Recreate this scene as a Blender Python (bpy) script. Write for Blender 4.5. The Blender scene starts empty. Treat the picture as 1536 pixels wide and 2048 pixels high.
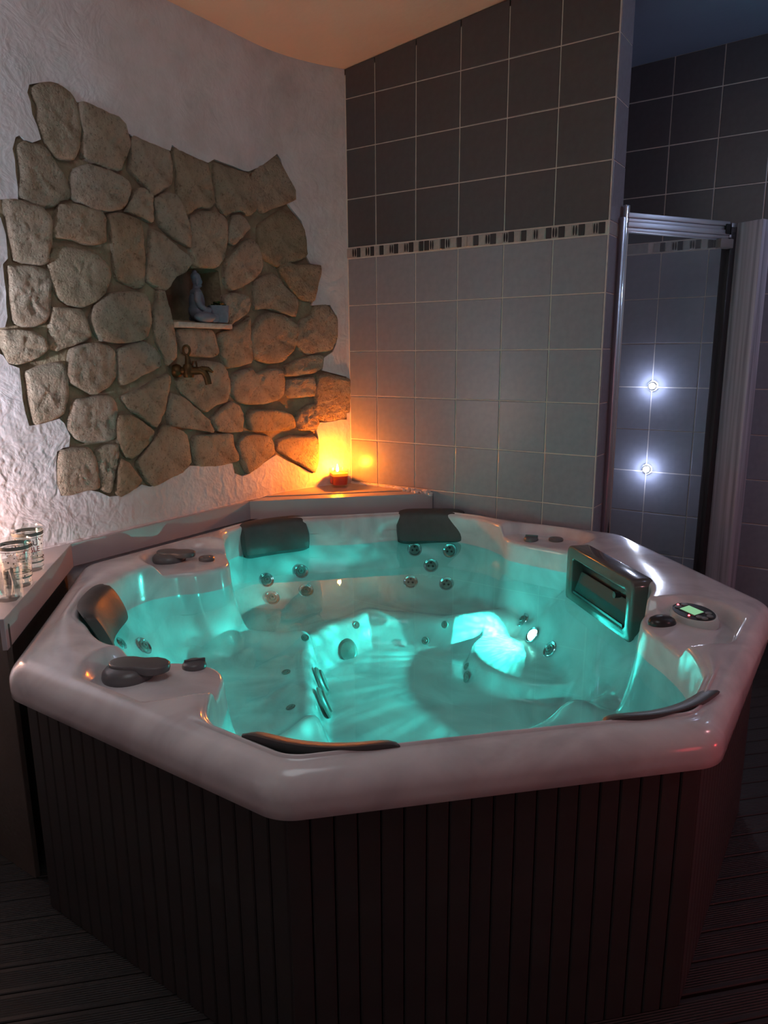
import bpy, bmesh, math, random
import numpy as np
from mathutils import Vector, Matrix
R = random.Random(7)
SC = bpy.context.scene
COL = SC.collection
PI = math.pi

# ------------------------------------------------------------------ camera
YAW, PITCH, ROLL, FPX = -0.59232, -0.21473, -0.00652, 1443.27
CAM = Vector((2.02798, -2.73467, 1.31195))
cf = Vector((math.sin(YAW)*math.cos(PITCH), math.cos(YAW)*math.cos(PITCH), math.sin(PITCH)))
cr0 = Vector((math.cos(YAW), -math.sin(YAW), 0)); cu0 = cr0.cross(cf)
cr = cr0*math.cos(ROLL)+cu0*math.sin(ROLL); cu = -cr0*math.sin(ROLL)+cu0*math.cos(ROLL)
cd = bpy.data.cameras.new('camera'); cam = bpy.data.objects.new('camera', cd); COL.objects.link(cam)
cd.sensor_fit = 'VERTICAL'; cd.sensor_height = 36; cd.sensor_width = 27; cd.lens = FPX*36/2048
cd.clip_start = .02
m = Matrix((cr, cu, -cf)).transposed().to_4x4(); m.translation = CAM; cam.matrix_world = m
SC.camera = cam

# ------------------------------------------------------------------ world, lights, exposure
SC.view_settings.view_transform = 'Standard'; SC.view_settings.look = 'None'
SC.view_settings.gamma = 1; SC.view_settings.use_curve_mapping = False
SC.view_settings.exposure = 0.0
w = bpy.data.worlds.new('night'); SC.world = w; w.use_nodes = True
w.node_tree.nodes['Background'].inputs[0].default_value = (.60, .60, .68, 1)
w.node_tree.nodes['Background'].inputs[1].default_value = .062

def light(name, kind, loc, power, color, size=.05, target=None, **kw):
    d = bpy.data.lights.new(name, kind); d.energy = power; d.color = color
    if kind == 'AREA': d.shape = 'DISK'; d.size = size
    elif kind != 'SUN': d.shadow_soft_size = size
    for k, v in kw.items(): setattr(d, k, v)
    o = bpy.data.objects.new(name, d); COL.objects.link(o); o.location = loc
    if target is not None:
        o.rotation_euler = (Vector(target)-Vector(loc)).to_track_quat('-Z', 'Y').to_euler()
    return o
# lamps of the neighbouring room, shining through its doorway along the plaster wall
for k, (lx, ly) in enumerate(((.546, -4.475), (.515, -4.481), (.491, -4.485))):
    light('next_room_lamp', 'SPOT', (lx, ly, 1.0), (330, 90, 120)[k], (.76, .82, 1.0), .006, (-.13, -1.1, 2.1), spot_size=.8, spot_blend=.4)
light('next_room_wall_spot', 'SPOT', (.546, -4.475, .90), 2200, (.90, .87, 1.0), .06, (-.13, -1.75, 1.0), spot_size=.50, spot_blend=.8)  # strong spot added to brighten the lower plaster wall
# soft cool fill added overhead, outside the frame, to brighten the room
light('room_fill', 'AREA', (1.25, -2.2, 2.42), 4.6, (.85, .95, 1.0), .9, (.7, -1.7, 0))
# coloured lamps and added fills at the right of the tub, outside the frame
light('red_lamp', 'POINT', (2.16, -1.52, .57), .16, (1.0, .05, .07), .03)
light('red_floor_fill', 'POINT', (2.75, -1.05, .42), 2.6, (1.0, .05, .06), .03)  # second red light, added to tint the decking
light('pink_lamp', 'AREA', (2.85, -.95, 1.35), 1.3, (1.0, .38, .44), .12, (1.7, -.9, .62))
light('cool_lamp', 'POINT', (2.75, .10, 1.95), 3.0, (.50, .68, 1.0), .04)
light('shower_fill', 'POINT', (2.10, .25, 2.20), 2.2, (.55, .66, 1.0), .05)  # cool fill added to brighten the header rail of the shower door
# second candle at the near end of the ledge, just outside the frame on the left
light('ledge_candle', 'POINT', (-.03, -1.87, .80), 5.0, (1.0, .46, .26), .02)

# ------------------------------------------------------------------ helpers
def lin(r, g, b):
    f = lambda c: (c/255/12.92) if c/255 <= .04045 else ((c/255+.055)/1.055)**2.4
    return (f(r), f(g), f(b), 1)
class NT:
    def __init__(s, name):
        s.m = bpy.data.materials.new(name); s.m.use_nodes = True
        s.t = s.m.node_tree; s.t.nodes.clear()
        s.out = s.t.nodes.new('ShaderNodeOutputMaterial')
    def n(s, kind, ins=None, **kw):
        nd = s.t.nodes.new('ShaderNode'+kind)
        for k, v in kw.items(): setattr(nd, k, v)
        for k, v in (ins or {}).items():
            if isinstance(v, bpy.types.NodeSocket): s.t.links.new(v, nd.inputs[k])
            else: nd.inputs[k].default_value = v
        return nd
    def ramp(s, fac, stops):
        nd = s.n('ValToRGB', {'Fac': fac}); e = nd.color_ramp.elements
        while len(e) > 1: e.remove(e[-1])
        e[0].position, e[0].color = stops[0]
        for p, c in stops[1:]:
            q = e.new(p); q.color = c
        return nd.outputs['Color']
    def end(s, sh): s.t.links.new(sh, s.out.inputs['Surface']); return s.m
def simple(name, col, rough=.5, metal=0, spec=.5, noise=0, nscale=20, bump=0, bscale=60, coat=0):
    a = NT(name)
    if noise or bump: tc = a.n('TexCoord').outputs['Object']
    b = a.n('BsdfPrincipled', {'Roughness': rough, 'Metallic': metal, 'Specular IOR Level': spec, 'Coat Weight': coat})
    if noise:
        nz = a.n('TexNoise', {'Vector': tc, 'Scale': nscale, 'Detail': 6})
        c = a.ramp(nz.outputs['Fac'], [(.3, tuple(x*(1-noise) for x in col[:3])+(1,)), (.7, tuple(min(1, x*(1+noise)) for x in col[:3])+(1,))])
        a.t.links.new(c, b.inputs['Base Color'])
    else: b.inputs['Base Color'].default_value = col
    if bump:
        nb = a.n('TexNoise', {'Vector': tc, 'Scale': bscale, 'Detail': 8})
        bp = a.n('Bump', {'Height': nb.outputs['Fac'], 'Strength': bump, 'Distance': .01})
        a.t.links.new(bp.outputs['Normal'], b.inputs['Normal'])
    return a.end(b.outputs[0])
def emit(name, col, strength):
    a = NT(name); return a.end(a.n('Emission', {'Color': col, 'Strength': strength}).outputs[0])
def thin_glass(name, tint=(.93, .95, .95, 1), rough=.02, k=1.0, ior=1.45, dirt=0):
    a = NT(name)
    fc = a.n('LayerWeight', {'Blend': .5}).outputs['Facing']
    p5 = a.n('Math', {0: fc, 1: 5.0}, operation='POWER')
    fr = a.n('Math', {0: p5.outputs[0], 1: .94, 2: .05}, operation='MULTIPLY_ADD')
    mul = a.n('Math', {0: fr.outputs[0], 1: k}, operation='MULTIPLY', use_clamp=True)
    g = a.n('BsdfGlossy', {'Roughness': rough, 'Color': (1, 1, 1, 1)})
    t = a.n('BsdfTransparent', {'Color': tint})
    mx = a.n('MixShader', {0: mul.outputs[0], 1: t.outputs[0], 2: g.outputs[0]})
    if dirt:
        tc = a.n('TexCoord').outputs['Object']
        nz = a.n('TexNoise', {'Vector': tc, 'Scale': 6, 'Detail': 8})
        f = a.n('Math', {0: nz.outputs['Fac'], 1: dirt}, operation='MULTIPLY')
        d = a.n('BsdfDiffuse', {'Color': (.8, .8, .82, 1)})
        mx = a.n('MixShader', {0: f.outputs[0], 1: mx.outputs[0], 2: d.outputs[0]})
    return a.end(mx.outputs[0])

def mesh(name, v, f, mat=None, smooth=False):
    me = bpy.data.meshes.new(name); me.from_pydata([tuple(p) for p in v], [], f); me.update()
    if mat: me.materials.append(mat)
    if smooth: me.polygons.foreach_set('use_smooth', [True]*len(me.polygons))
    return me
def obj(name, me, parent=None, loc=None, rot=None):
    o = bpy.data.objects.new(name, me); COL.objects.link(o)
    if parent: o.parent = parent
    if loc is not None: o.location = loc
    if rot is not None: o.rotation_euler = rot
    return o
def empty(name, loc=(0, 0, 0), rot=None):
    o = bpy.data.objects.new(name, None); COL.objects.link(o); o.location = loc; o.empty_display_size = .05
    if rot is not None: o.rotation_euler = rot
    return o
def tag(o, label=None, cat=None, group=None, kind=None):
    if label: o['label'] = label
    if cat: o['category'] = cat
    if group: o['group'] = group
    if kind: o['kind'] = kind
    return o
class MB:
    """collects shapes into one mesh"""
    def __init__(s): s.v = []; s.f = []
    def add(s, v, f, M=None):
        b = len(s.v)
        s.v += [tuple(M @ Vector(p)) if M else tuple(p) for p in v]
        s.f += [tuple(i+b for i in q) for q in f]; return s
    def box(s, a, b, M=None):
        x0, y0, z0 = a; x1, y1, z1 = b
        v = [(x0,y0,z0),(x1,y0,z0),(x1,y1,z0),(x0,y1,z0),(x0,y0,z1),(x1,y0,z1),(x1,y1,z1),(x0,y1,z1)]
        return s.add(v, [(0,3,2,1),(4,5,6,7),(0,1,5,4),(1,2,6,5),(2,3,7,6),(3,0,4,7)], M)
    def lathe(s, prof, n=32, M=None, sx=1, sy=1, closed=True):
        v = []; f = []
        for r, z in prof:
            for k in range(n):
                a = 2*PI*k/n; v.append((r*math.cos(a)*sx, r*math.sin(a)*sy, z))
        for i in range(len(prof)-1):
            for k in range(n):
                q = (k+1) % n; f.append((i*n+k, i*n+q, (i+1)*n+q, (i+1)*n+k))
        if closed:
            if prof[0][0] > 1e-6: f.append(tuple(reversed(range(n))))
            if prof[-1][0] > 1e-6: f.append(tuple(range((len(prof)-1)*n, len(prof)*n)))
        return s.add(v, f, M)
    def tube(s, pts, rad, n=12, M=None, cap=True):
        pts = [Vector(p) for p in pts]; v = []; f = []; prev = None
        for i, p in enumerate(pts):
            d = (pts[min(i+1, len(pts)-1)]-pts[max(i-1, 0)]).normalized()
            if prev is None:
                a = d.orthogonal().normalized()
            else: a = (prev-d*prev.dot(d)).normalized()
            prev = a; b = d.cross(a); r = rad[i] if isinstance(rad, (list, tuple)) else rad
            for k in range(n):
                t = 2*PI*k/n; v.append(p+a*(r*math.cos(t))+b*(r*math.sin(t)))
        for i in range(len(pts)-1):
            for k in range(n):
                q = (k+1) % n; f.append((i*n+k, i*n+q, (i+1)*n+q, (i+1)*n+k))
        if cap:
            f.append(tuple(reversed(range(n)))); f.append(tuple(range((len(pts)-1)*n, len(pts)*n)))
        return s.add(v, f, M)
    def prism(s, poly, z0, z1, M=None):
        n = len(poly); v = [(x, y, z0) for x, y in poly]+[(x, y, z1) for x, y in poly]
        f = [tuple(reversed(range(n))), tuple(range(n, 2*n))]+[(i, (i+1) % n, n+(i+1) % n, n+i) for i in range(n)]
        return s.add(v, f, M)
    def mesh(s, name, mat, smooth=False, bevel=0, seg=2, auto=False):
        me = mesh(name, s.v, s.f, mat, smooth)
        bm = bmesh.new(); bm.from_mesh(me)
        if bevel:
            es = [e for e in bm.edges if len(e.link_faces) == 2 and e.calc_face_angle(0) > .6]
            bmesh.ops.bevel(bm, geom=es, offset=bevel, segments=seg, profile=.5, affect='EDGES', clamp_overlap=True)
        bmesh.ops.recalc_face_normals(bm, faces=bm.faces)
        if smooth or auto:
            for q in bm.faces: q.smooth = True
            for e in bm.edges:
                if len(e.link_faces) == 2 and e.calc_face_angle(0) > .7: e.smooth = False
        bm.to_mesh(me); bm.free(); return me
def frame(origin, xdir, zdir):
    """matrix with local z along zdir and x near xdir"""
    z = Vector(zdir).normalized(); x = Vector(xdir); x = (x-z*x.dot(z)).normalized(); y = z.cross(x)
    M = Matrix((x, y, z)).transposed().to_4x4(); M.translation = Vector(origin); return M
def sstep(a, b, x):
    t = np.clip((x-a)/(b-a), 0, 1); return t*t*(3-2*t)

# ------------------------------------------------------------------ materials
M = {}
def mat_plaster():
    a = NT('plaster'); tc = a.n('TexCoord').outputs['Object']
    n1 = a.n('TexNoise', {'Vector': tc, 'Scale': 5, 'Detail': 8, 'Roughness': .65})
    col = a.ramp(n1.outputs['Fac'], [(.3, lin(196,193,193)), (.55, lin(216,214,216)), (.75, lin(226,224,227))])
    wv = a.n('TexNoise', {'Vector': tc, 'Scale': 9, 'Detail': 3, 'Distortion': 3.2})
    n2 = a.n('TexNoise', {'Vector': tc, 'Scale': 70, 'Detail': 6})
    sep = a.n('SeparateXYZ', {'Vector': tc})
    low = a.n('MapRange', {'Value': sep.outputs['Z'], 'From Min': 1.25, 'From Max': .95, 'To Min': .35, 'To Max': 1.0})
    sw = a.n('Math', {0: a.n('TexWave', {'Vector': tc, 'Scale': 8, 'Distortion': 16, 'Detail': 3, 'Detail Scale': 1.3}).outputs['Fac'], 1: low.outputs[0]}, operation='MULTIPLY')
    h = a.n('Math', {0: wv.outputs['Fac'], 1: n2.outputs['Fac'], 2: .25}, operation='MULTIPLY_ADD')
    h2 = a.n('Math', {0: n2.outputs['Fac'], 1: .22, 2: wv.outputs['Fac']}, operation='MULTIPLY_ADD')
    h3 = a.n('Math', {0: sw.outputs[0], 1: .5, 2: h2.outputs[0]}, operation='MULTIPLY_ADD')
    bp = a.n('Bump', {'Height': h3.outputs[0], 'Strength': .30, 'Distance': .012})
    b = a.n('BsdfPrincipled', {'Base Color': col, 'Roughness': .62, 'Specular IOR Level': .35, 'Normal': bp.outputs['Normal']})
    return a.end(b.outputs[0])
M['plaster'] = mat_plaster()
def mat_stone():
    a = NT('rough_stone'); tc = a.n('TexCoord').outputs['Object']
    rnd = a.n('ObjectInfo').outputs['Random']
    n1 = a.n('TexNoise', {'Vector': tc, 'Scale': 14, 'Detail': 8, 'Roughness': .6})
    c1 = a.ramp(n1.outputs['Fac'], [(.3, lin(206,194,178)), (.5, lin(234,225,211)), (.72, lin(246,240,230))])
    c2 = a.ramp(rnd, [(0, lin(240,230,212)), (.5, lin(252,247,238)), (1, lin(236,222,200))])
    cm = a.n('Mix', {0: 1.0, 6: c1, 7: c2}, data_type='RGBA', blend_type='MULTIPLY')
    vor = a.n('TexVoronoi', {'Vector': tc, 'Scale': 85})
    pit = a.n('MapRange', {'Value': vor.outputs['Distance'], 'From Min': .05, 'From Max': .42})
    pc = a.ramp(pit.outputs[0], [(.08, (.42,.38,.33,1)), (.35, (1,1,1,1))])  # pits darkened in the colour, painted shade of the rough relief
    msk = a.n('MapRange', {'Value': a.n('TexNoise', {'Vector': tc, 'Scale': 9, 'Detail': 2}).outputs['Fac'], 'From Min': .42, 'From Max': .6})
    cm = a.n('Mix', {0: msk.outputs[0], 6: cm.outputs[2], 7: pc}, data_type='RGBA', blend_type='MULTIPLY')
    n2 = a.n('TexNoise', {'Vector': tc, 'Scale': 85, 'Detail': 10, 'Roughness': .7})
    n3 = a.n('TexNoise', {'Vector': tc, 'Scale': 22, 'Detail': 5, 'Distortion': .25})
    h = a.n('Math', {0: pit.outputs[0], 1: .35, 2: n2.outputs['Fac']}, operation='MULTIPLY_ADD')
    h2 = a.n('Math', {0: n3.outputs['Fac'], 1: 1.6, 2: h.outputs[0]}, operation='MULTIPLY_ADD')
    n4 = a.n('TexNoise', {'Vector': tc, 'Scale': 62, 'Detail': 7, 'Roughness': .72, 'Distortion': .15})
    dk = a.ramp(n4.outputs['Fac'], [(.34, (.55,.50,.45,1)), (.44, (.97,.96,.95,1)), (.7, (1,1,1,1))])  # hollows darkened in the colour too, painted shade where bumps barely show
    cm = a.n('Mix', {0: 1.0, 6: cm.outputs[2], 7: dk}, data_type='RGBA', blend_type='MULTIPLY')
    h2 = a.n('Math', {0: n4.outputs['Fac'], 1: 1.2, 2: h2.outputs[0]}, operation='MULTIPLY_ADD')
    bp = a.n('Bump', {'Height': h2.outputs[0], 'Strength': 1.0, 'Distance': .03})
    b = a.n('BsdfPrincipled', {'Base Color': cm.outputs[2], 'Roughness': .85, 'Specular IOR Level': .2, 'Normal': bp.outputs['Normal']})
    return a.end(b.outputs[0])
M['stone'] = mat_stone()
M['mortar'] = simple('mortar', lin(146,132,108), .9, spec=.15, noise=.25, nscale=18, bump=.7, bscale=45)
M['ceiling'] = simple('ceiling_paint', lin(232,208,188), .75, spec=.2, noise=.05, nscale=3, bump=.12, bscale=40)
M['ceiling_dim_tint'] = simple('ceiling_paint_dim_lamplight', lin(112,126,146), .75, spec=.2, noise=.05, nscale=3, bump=.12, bscale=40)  # shower ceiling: the dim blue lamplight is painted into this colour
M['tile_dark'] = simple('dark_glazed_tile', lin(86,84,87), .32, noise=.08, nscale=40, bump=.015, bscale=15)
M['tile_grey'] = simple('grey_glazed_tile', lin(142,145,154), .27, noise=.06, nscale=40, bump=.015, bscale=15)
M['grout'] = simple('grout', lin(222,214,204), .85, noise=.12, nscale=30, bump=.2)
M['mosaic_light'] = simple('mosaic_light', lin(168,166,162), .3, noise=.1, nscale=60)
M['mosaic_dark'] = simple('mosaic_dark', lin(60,60,62), .3)
M['mosaic_black'] = simple('mosaic_black', lin(28,28,30), .3)
M['mosaic_bed'] = simple('mosaic_bed', lin(214,208,200), .6)
M['deck'] = None
def mat_deck():
    a = NT('ribbed_decking'); tc = a.n('TexCoord').outputs['Object']
    sep = a.n('SeparateXYZ', {'Vector': tc})
    ph = a.n('Math', {0: sep.outputs['Y'], 1: 2*PI/.006}, operation='MULTIPLY')
    sn = a.n('Math', {0: ph.outputs[0]}, operation='SINE')
    edge = a.n('Math', {0: sep.outputs['Y']}, operation='ABSOLUTE')
    inn = a.n('Math', {0: edge.outputs[0], 1: .024}, operation='LESS_THAN')
    hh = a.n('Math', {0: sn.outputs[0], 1: inn.outputs[0]}, operation='MULTIPLY')
    bp = a.n('Bump', {'Height': hh.outputs[0], 'Strength': .5, 'Distance': .003})
    nz = a.n('TexNoise', {'Vector': tc, 'Scale': 8, 'Detail': 5})
    c = a.ramp(nz.outputs['Fac'], [(.3, lin(30,27,26)), (.7, lin(42,38,37))])
    b = a.n('BsdfPrincipled', {'Base Color': c, 'Roughness': .6, 'Normal': bp.outputs['Normal']})
    return a.end(b.outputs[0])
M['deck'] = mat_deck()
M['joint'] = simple('dark_joint', lin(20,18,18), .9)
def mat_acrylic():
    a = NT('marbled_acrylic'); tc = a.n('TexCoord').outputs['Object']
    n1 = a.n('TexNoise', {'Vector': tc, 'Scale': 4.5, 'Detail': 5, 'Distortion': 1.5})
    c = a.ramp(n1.outputs['Fac'], [(.3, lin(190,184,188)), (.5, lin(210,205,208)), (.7, lin(222,218,220))])
    n2 = a.n('TexNoise', {'Vector': tc, 'Scale': 26, 'Detail': 3})
    bp = a.n('Bump', {'Height': n2.outputs['Fac'], 'Strength': .03, 'Distance': .01})
    b = a.n('BsdfPrincipled', {'Base Color': c, 'Roughness': .17, 'Specular IOR Level': .5, 'Coat Weight': .25, 'Coat Roughness': .06, 'Normal': bp.outputs['Normal']})
    return a.end(b.outputs[0])
M['acrylic'] = mat_acrylic()
M['skirt'] = simple('skirt_panel', lin(60,58,58), .55, noise=.12, nscale=10, bump=.05, bscale=80)
M['laminate'] = simple('pale_laminate', lin(176,170,174), .32, noise=.05, nscale=5)
M['laminate_warm'] = simple('glazed_board', lin(180,168,156), .22, noise=.05, nscale=5)
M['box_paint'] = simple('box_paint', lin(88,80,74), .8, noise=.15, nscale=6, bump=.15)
M['pillow'] = simple('headrest_foam', lin(78,76,76), .45, noise=.08, nscale=30, bump=.06, bscale=120)
M['plastic_grey'] = simple('grey_plastic', lin(96,94,96), .32, noise=.05)
M['plastic_dark'] = simple('dark_plastic', lin(48,46,48), .28)
M['rubber_black'] = simple('black_gap', lin(12,12,13), .7)
M['chrome'] = simple('chrome', lin(215,215,218), .12, metal=1)
M['steel'] = simple('brushed_steel', lin(190,192,198), .28, metal=1)
M['jet_grey'] = simple('jet_grey', lin(120,118,116), .3)
M['water'] = None
def mat_water():
    a = NT('water'); tc = a.n('TexCoord').outputs['Object']
    nz = a.n('TexNoise', {'Vector': tc, 'Scale': 3.2, 'Detail': 1})
    bp = a.n('Bump', {'Height': nz.outputs['Fac'], 'Strength': .012, 'Distance': .05})
    fr = a.n('Fresnel', {'IOR': 1.33, 'Normal': bp.outputs['Normal']})
    g = a.n('BsdfGlossy', {'Roughness': .0, 'Color': (1, 1, 1, 1), 'Normal': bp.outputs['Normal']})
    t = a.n('BsdfTransparent', {'Color': (.72, .97, .96, 1)})
    mx = a.n('MixShader', {0: fr.outputs[0], 1: t.outputs[0], 2: g.outputs[0]})
    return a.end(mx.outputs[0])
M['water'] = mat_water()
M['bronze'] = simple('old_bronze', lin(84,66,40), .45, metal=.75, noise=.3, nscale=40, bump=.1)
M['shelf_stone'] = simple('pale_shelf_stone', lin(196,186,172), .8, noise=.15, nscale=60, bump=.5, bscale=120)
M['figure'] = simple('blue_grey_resin', lin(112,120,134), .6, noise=.1, nscale=60)
M['leaf'] = simple('succulent_leaf', lin(60,74,36), .5, noise=.3, nscale=60)
M['leaf_orange'] = simple('orange_leaf', lin(190,120,50), .5)
M['soil'] = simple('soil', lin(44,34,26), .95)
M['glass'] = thin_glass('tumbler_glass', (.95,.97,.96,1), .02, 1.4)
M['shower_glass'] = thin_glass('shower_glass', (.90,.92,.93,1), .015, .55, dirt=.02)
M['frost'] = simple('grey_glass_print', lin(116,124,120), .4)
M['ink_black'] = simple('black_print', lin(34,30,32), .5)
M['ink_red'] = simple('red_print', lin(150,40,44), .5)
M['ink_cream'] = simple('cream_print', lin(205,190,140), .5)
M['film'] = thin_glass('clear_film', (.88,.92,.93,1), .12, 2.0)
def mat_post():
    a = NT('pale_grained_post'); tc = a.n('TexCoord').outputs['Object']
    mp = a.n('Mapping', {'Vector': tc, 'Scale': (60, 60, 1.2)})
    nz = a.n('TexNoise', {'Vector': mp.outputs[0], 'Scale': 1.0, 'Detail': 5})
    c = a.ramp(nz.outputs['Fac'], [(.3, lin(124,126,138)), (.5, lin(170,172,184)), (.7, lin(196,198,210))])
    return a.end(a.n('BsdfPrincipled', {'Base Color': c, 'Roughness': .5}).outputs[0])
M['post'] = mat_post()
M['alu'] = simple('satin_aluminium', lin(205,208,216), .42, metal=1)


# ------------------------------------------------------------------ room shell
def wxf(s):
    t = min(max(s/.42, 0), 1); return -.13*(1-(1-t)**2)
def wl(s, z, d=0):
    """point of the plaster wall: s metres from the corner, z up, d out of the wall; the wall rounds off towards the corner"""
    k = (wxf(s+.002)-wxf(s-.002))/.004; n = Vector((1, k, 0)).normalized()
    return Vector((wxf(s)+n.x*d, -s+n.y*d, z))
def zc(x, y):
    z = 2.499+.110*min(max(x, 0), .75)+.03*max(0, x-.75)
    if y > .147: z -= .03
    return z
# floor of ribbed decking laid on the diagonal
fl = obj('floor', MB().box((-1.2, -5.2, -.06), (4.2, 1.1, -.012)).mesh('floor', M['joint'])); tag(fl, kind='structure')
db = MB().box((-2.6, -.0345, -.012), (2.6, .0345, 0)).mesh('deck_board', M['deck'], bevel=.002, seg=1)
for k in range(26):
    mm = -2.2175-.072*(k-18) if k < 19 else -2.2175-.004-.072*(k-18)
    c = Vector((-.7071, .7071, 0))*mm+Vector((.7071, .7071, 0))*(-.2)
    obj('deck_board', db, fl, c, (0, 0, PI/4))
# ceiling
xs = [-.9+.15*i for i in range(33)]; ys = [.147, .15]+[1.0]; ys = [-5.0+.2*i for i in range(26)]+[.10, .146, .148, .5, 1.0]
v = [(x, y, zc(x, y)) for y in ys for x in xs]; n = len(xs)
f = [(j*n+i, (j+1)*n+i, (j+1)*n+i+1, j*n+i+1) for j in range(len(ys)-1) for i in range(n-1)]
v2 = [(x, y, z+.05) for x, y, z in v]; k = len(v)
f2 = [tuple(reversed([i+k for i in q])) for q in f]
ce = obj('ceiling', mesh('ceiling', v+v2, f+f2, M['ceiling'], True)); tag(ce, kind='structure')
ce.data.materials.append(M['ceiling_dim_tint'])
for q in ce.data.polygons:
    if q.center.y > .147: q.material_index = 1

# ---- plaster wall with an uncovered patch of stonework
BOUND = [[1383,2068],[1374,2092],[1330,2110],[1303,2119],[1278,2120],[1247,2106],[1223,2084],[1189,2086],[1147,2082],[1075,2077],[1051,2059],[1049,2039],[1022,2033],[1029,2031],[954,2026],[862,2019],[852,2040],[826,2029],[759,2022],[685,2015],[654,2033],[599,2030],[496,2022],[471,2025],[403,2056],[358,2086],[310,2121],[291,2102],[283,2066],[250,2025],[223,1991],[224,1964],[264,1936],[236,1908],[199,1873],[185,1827],[181,1731],[163,1702],[116,1697],[124,1649],[128,1638],[158,1537],[163,1526],[78,1531],[53,1485],[45,1464],[47,1395],[69,1326],[110,1300],[120,1244],[54,1225],[-9,1210],[-10,1110],[-8,1037],[15,1016],[140,1009],[155,975],[147,938],[150,820],[181,778],[282,834],[376,884],[451,859],[566,819],[589,818],[633,837],[641,879],[722,881],[866,898],[901,878],[995,858],[1054,845],[1092,859],[1114,850],[1189,834],[1228,837],[1234,840],[1270,861],[1313,875],[1368,870],[1408,869],[1419,914],[1414,977],[1406,1014],[1383,1024],[1362,1025],[1355,1059],[1371,1102],[1386,1118],[1375,1120],[1463,1105],[1489,1103],[1497,1144],[1500,1227],[1500,1279],[1531,1291],[1546,1317],[1554,1321],[1611,1332],[1604,1394],[1545,1396],[1530,1398],[1519,1428],[1515,1497],[1515,1577],[1498,1595],[1496,1663],[1506,1707],[1565,1705],[1560,1748],[1501,1758],[1447,1764],[1445,1839],[1447,1902],[1434,1936],[1421,1945],[1407,1936],[1383,1933],[1354,1948],[1362,1983],[1374,2012],[1376,2046]]
NICHE = [[927,1543],[912,1566],[880,1593],[836,1612],[793,1652],[788,1632],[675,1640],[650,1632],[641,1545],[636,1438],[902,1442],[918,1498]]
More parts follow.
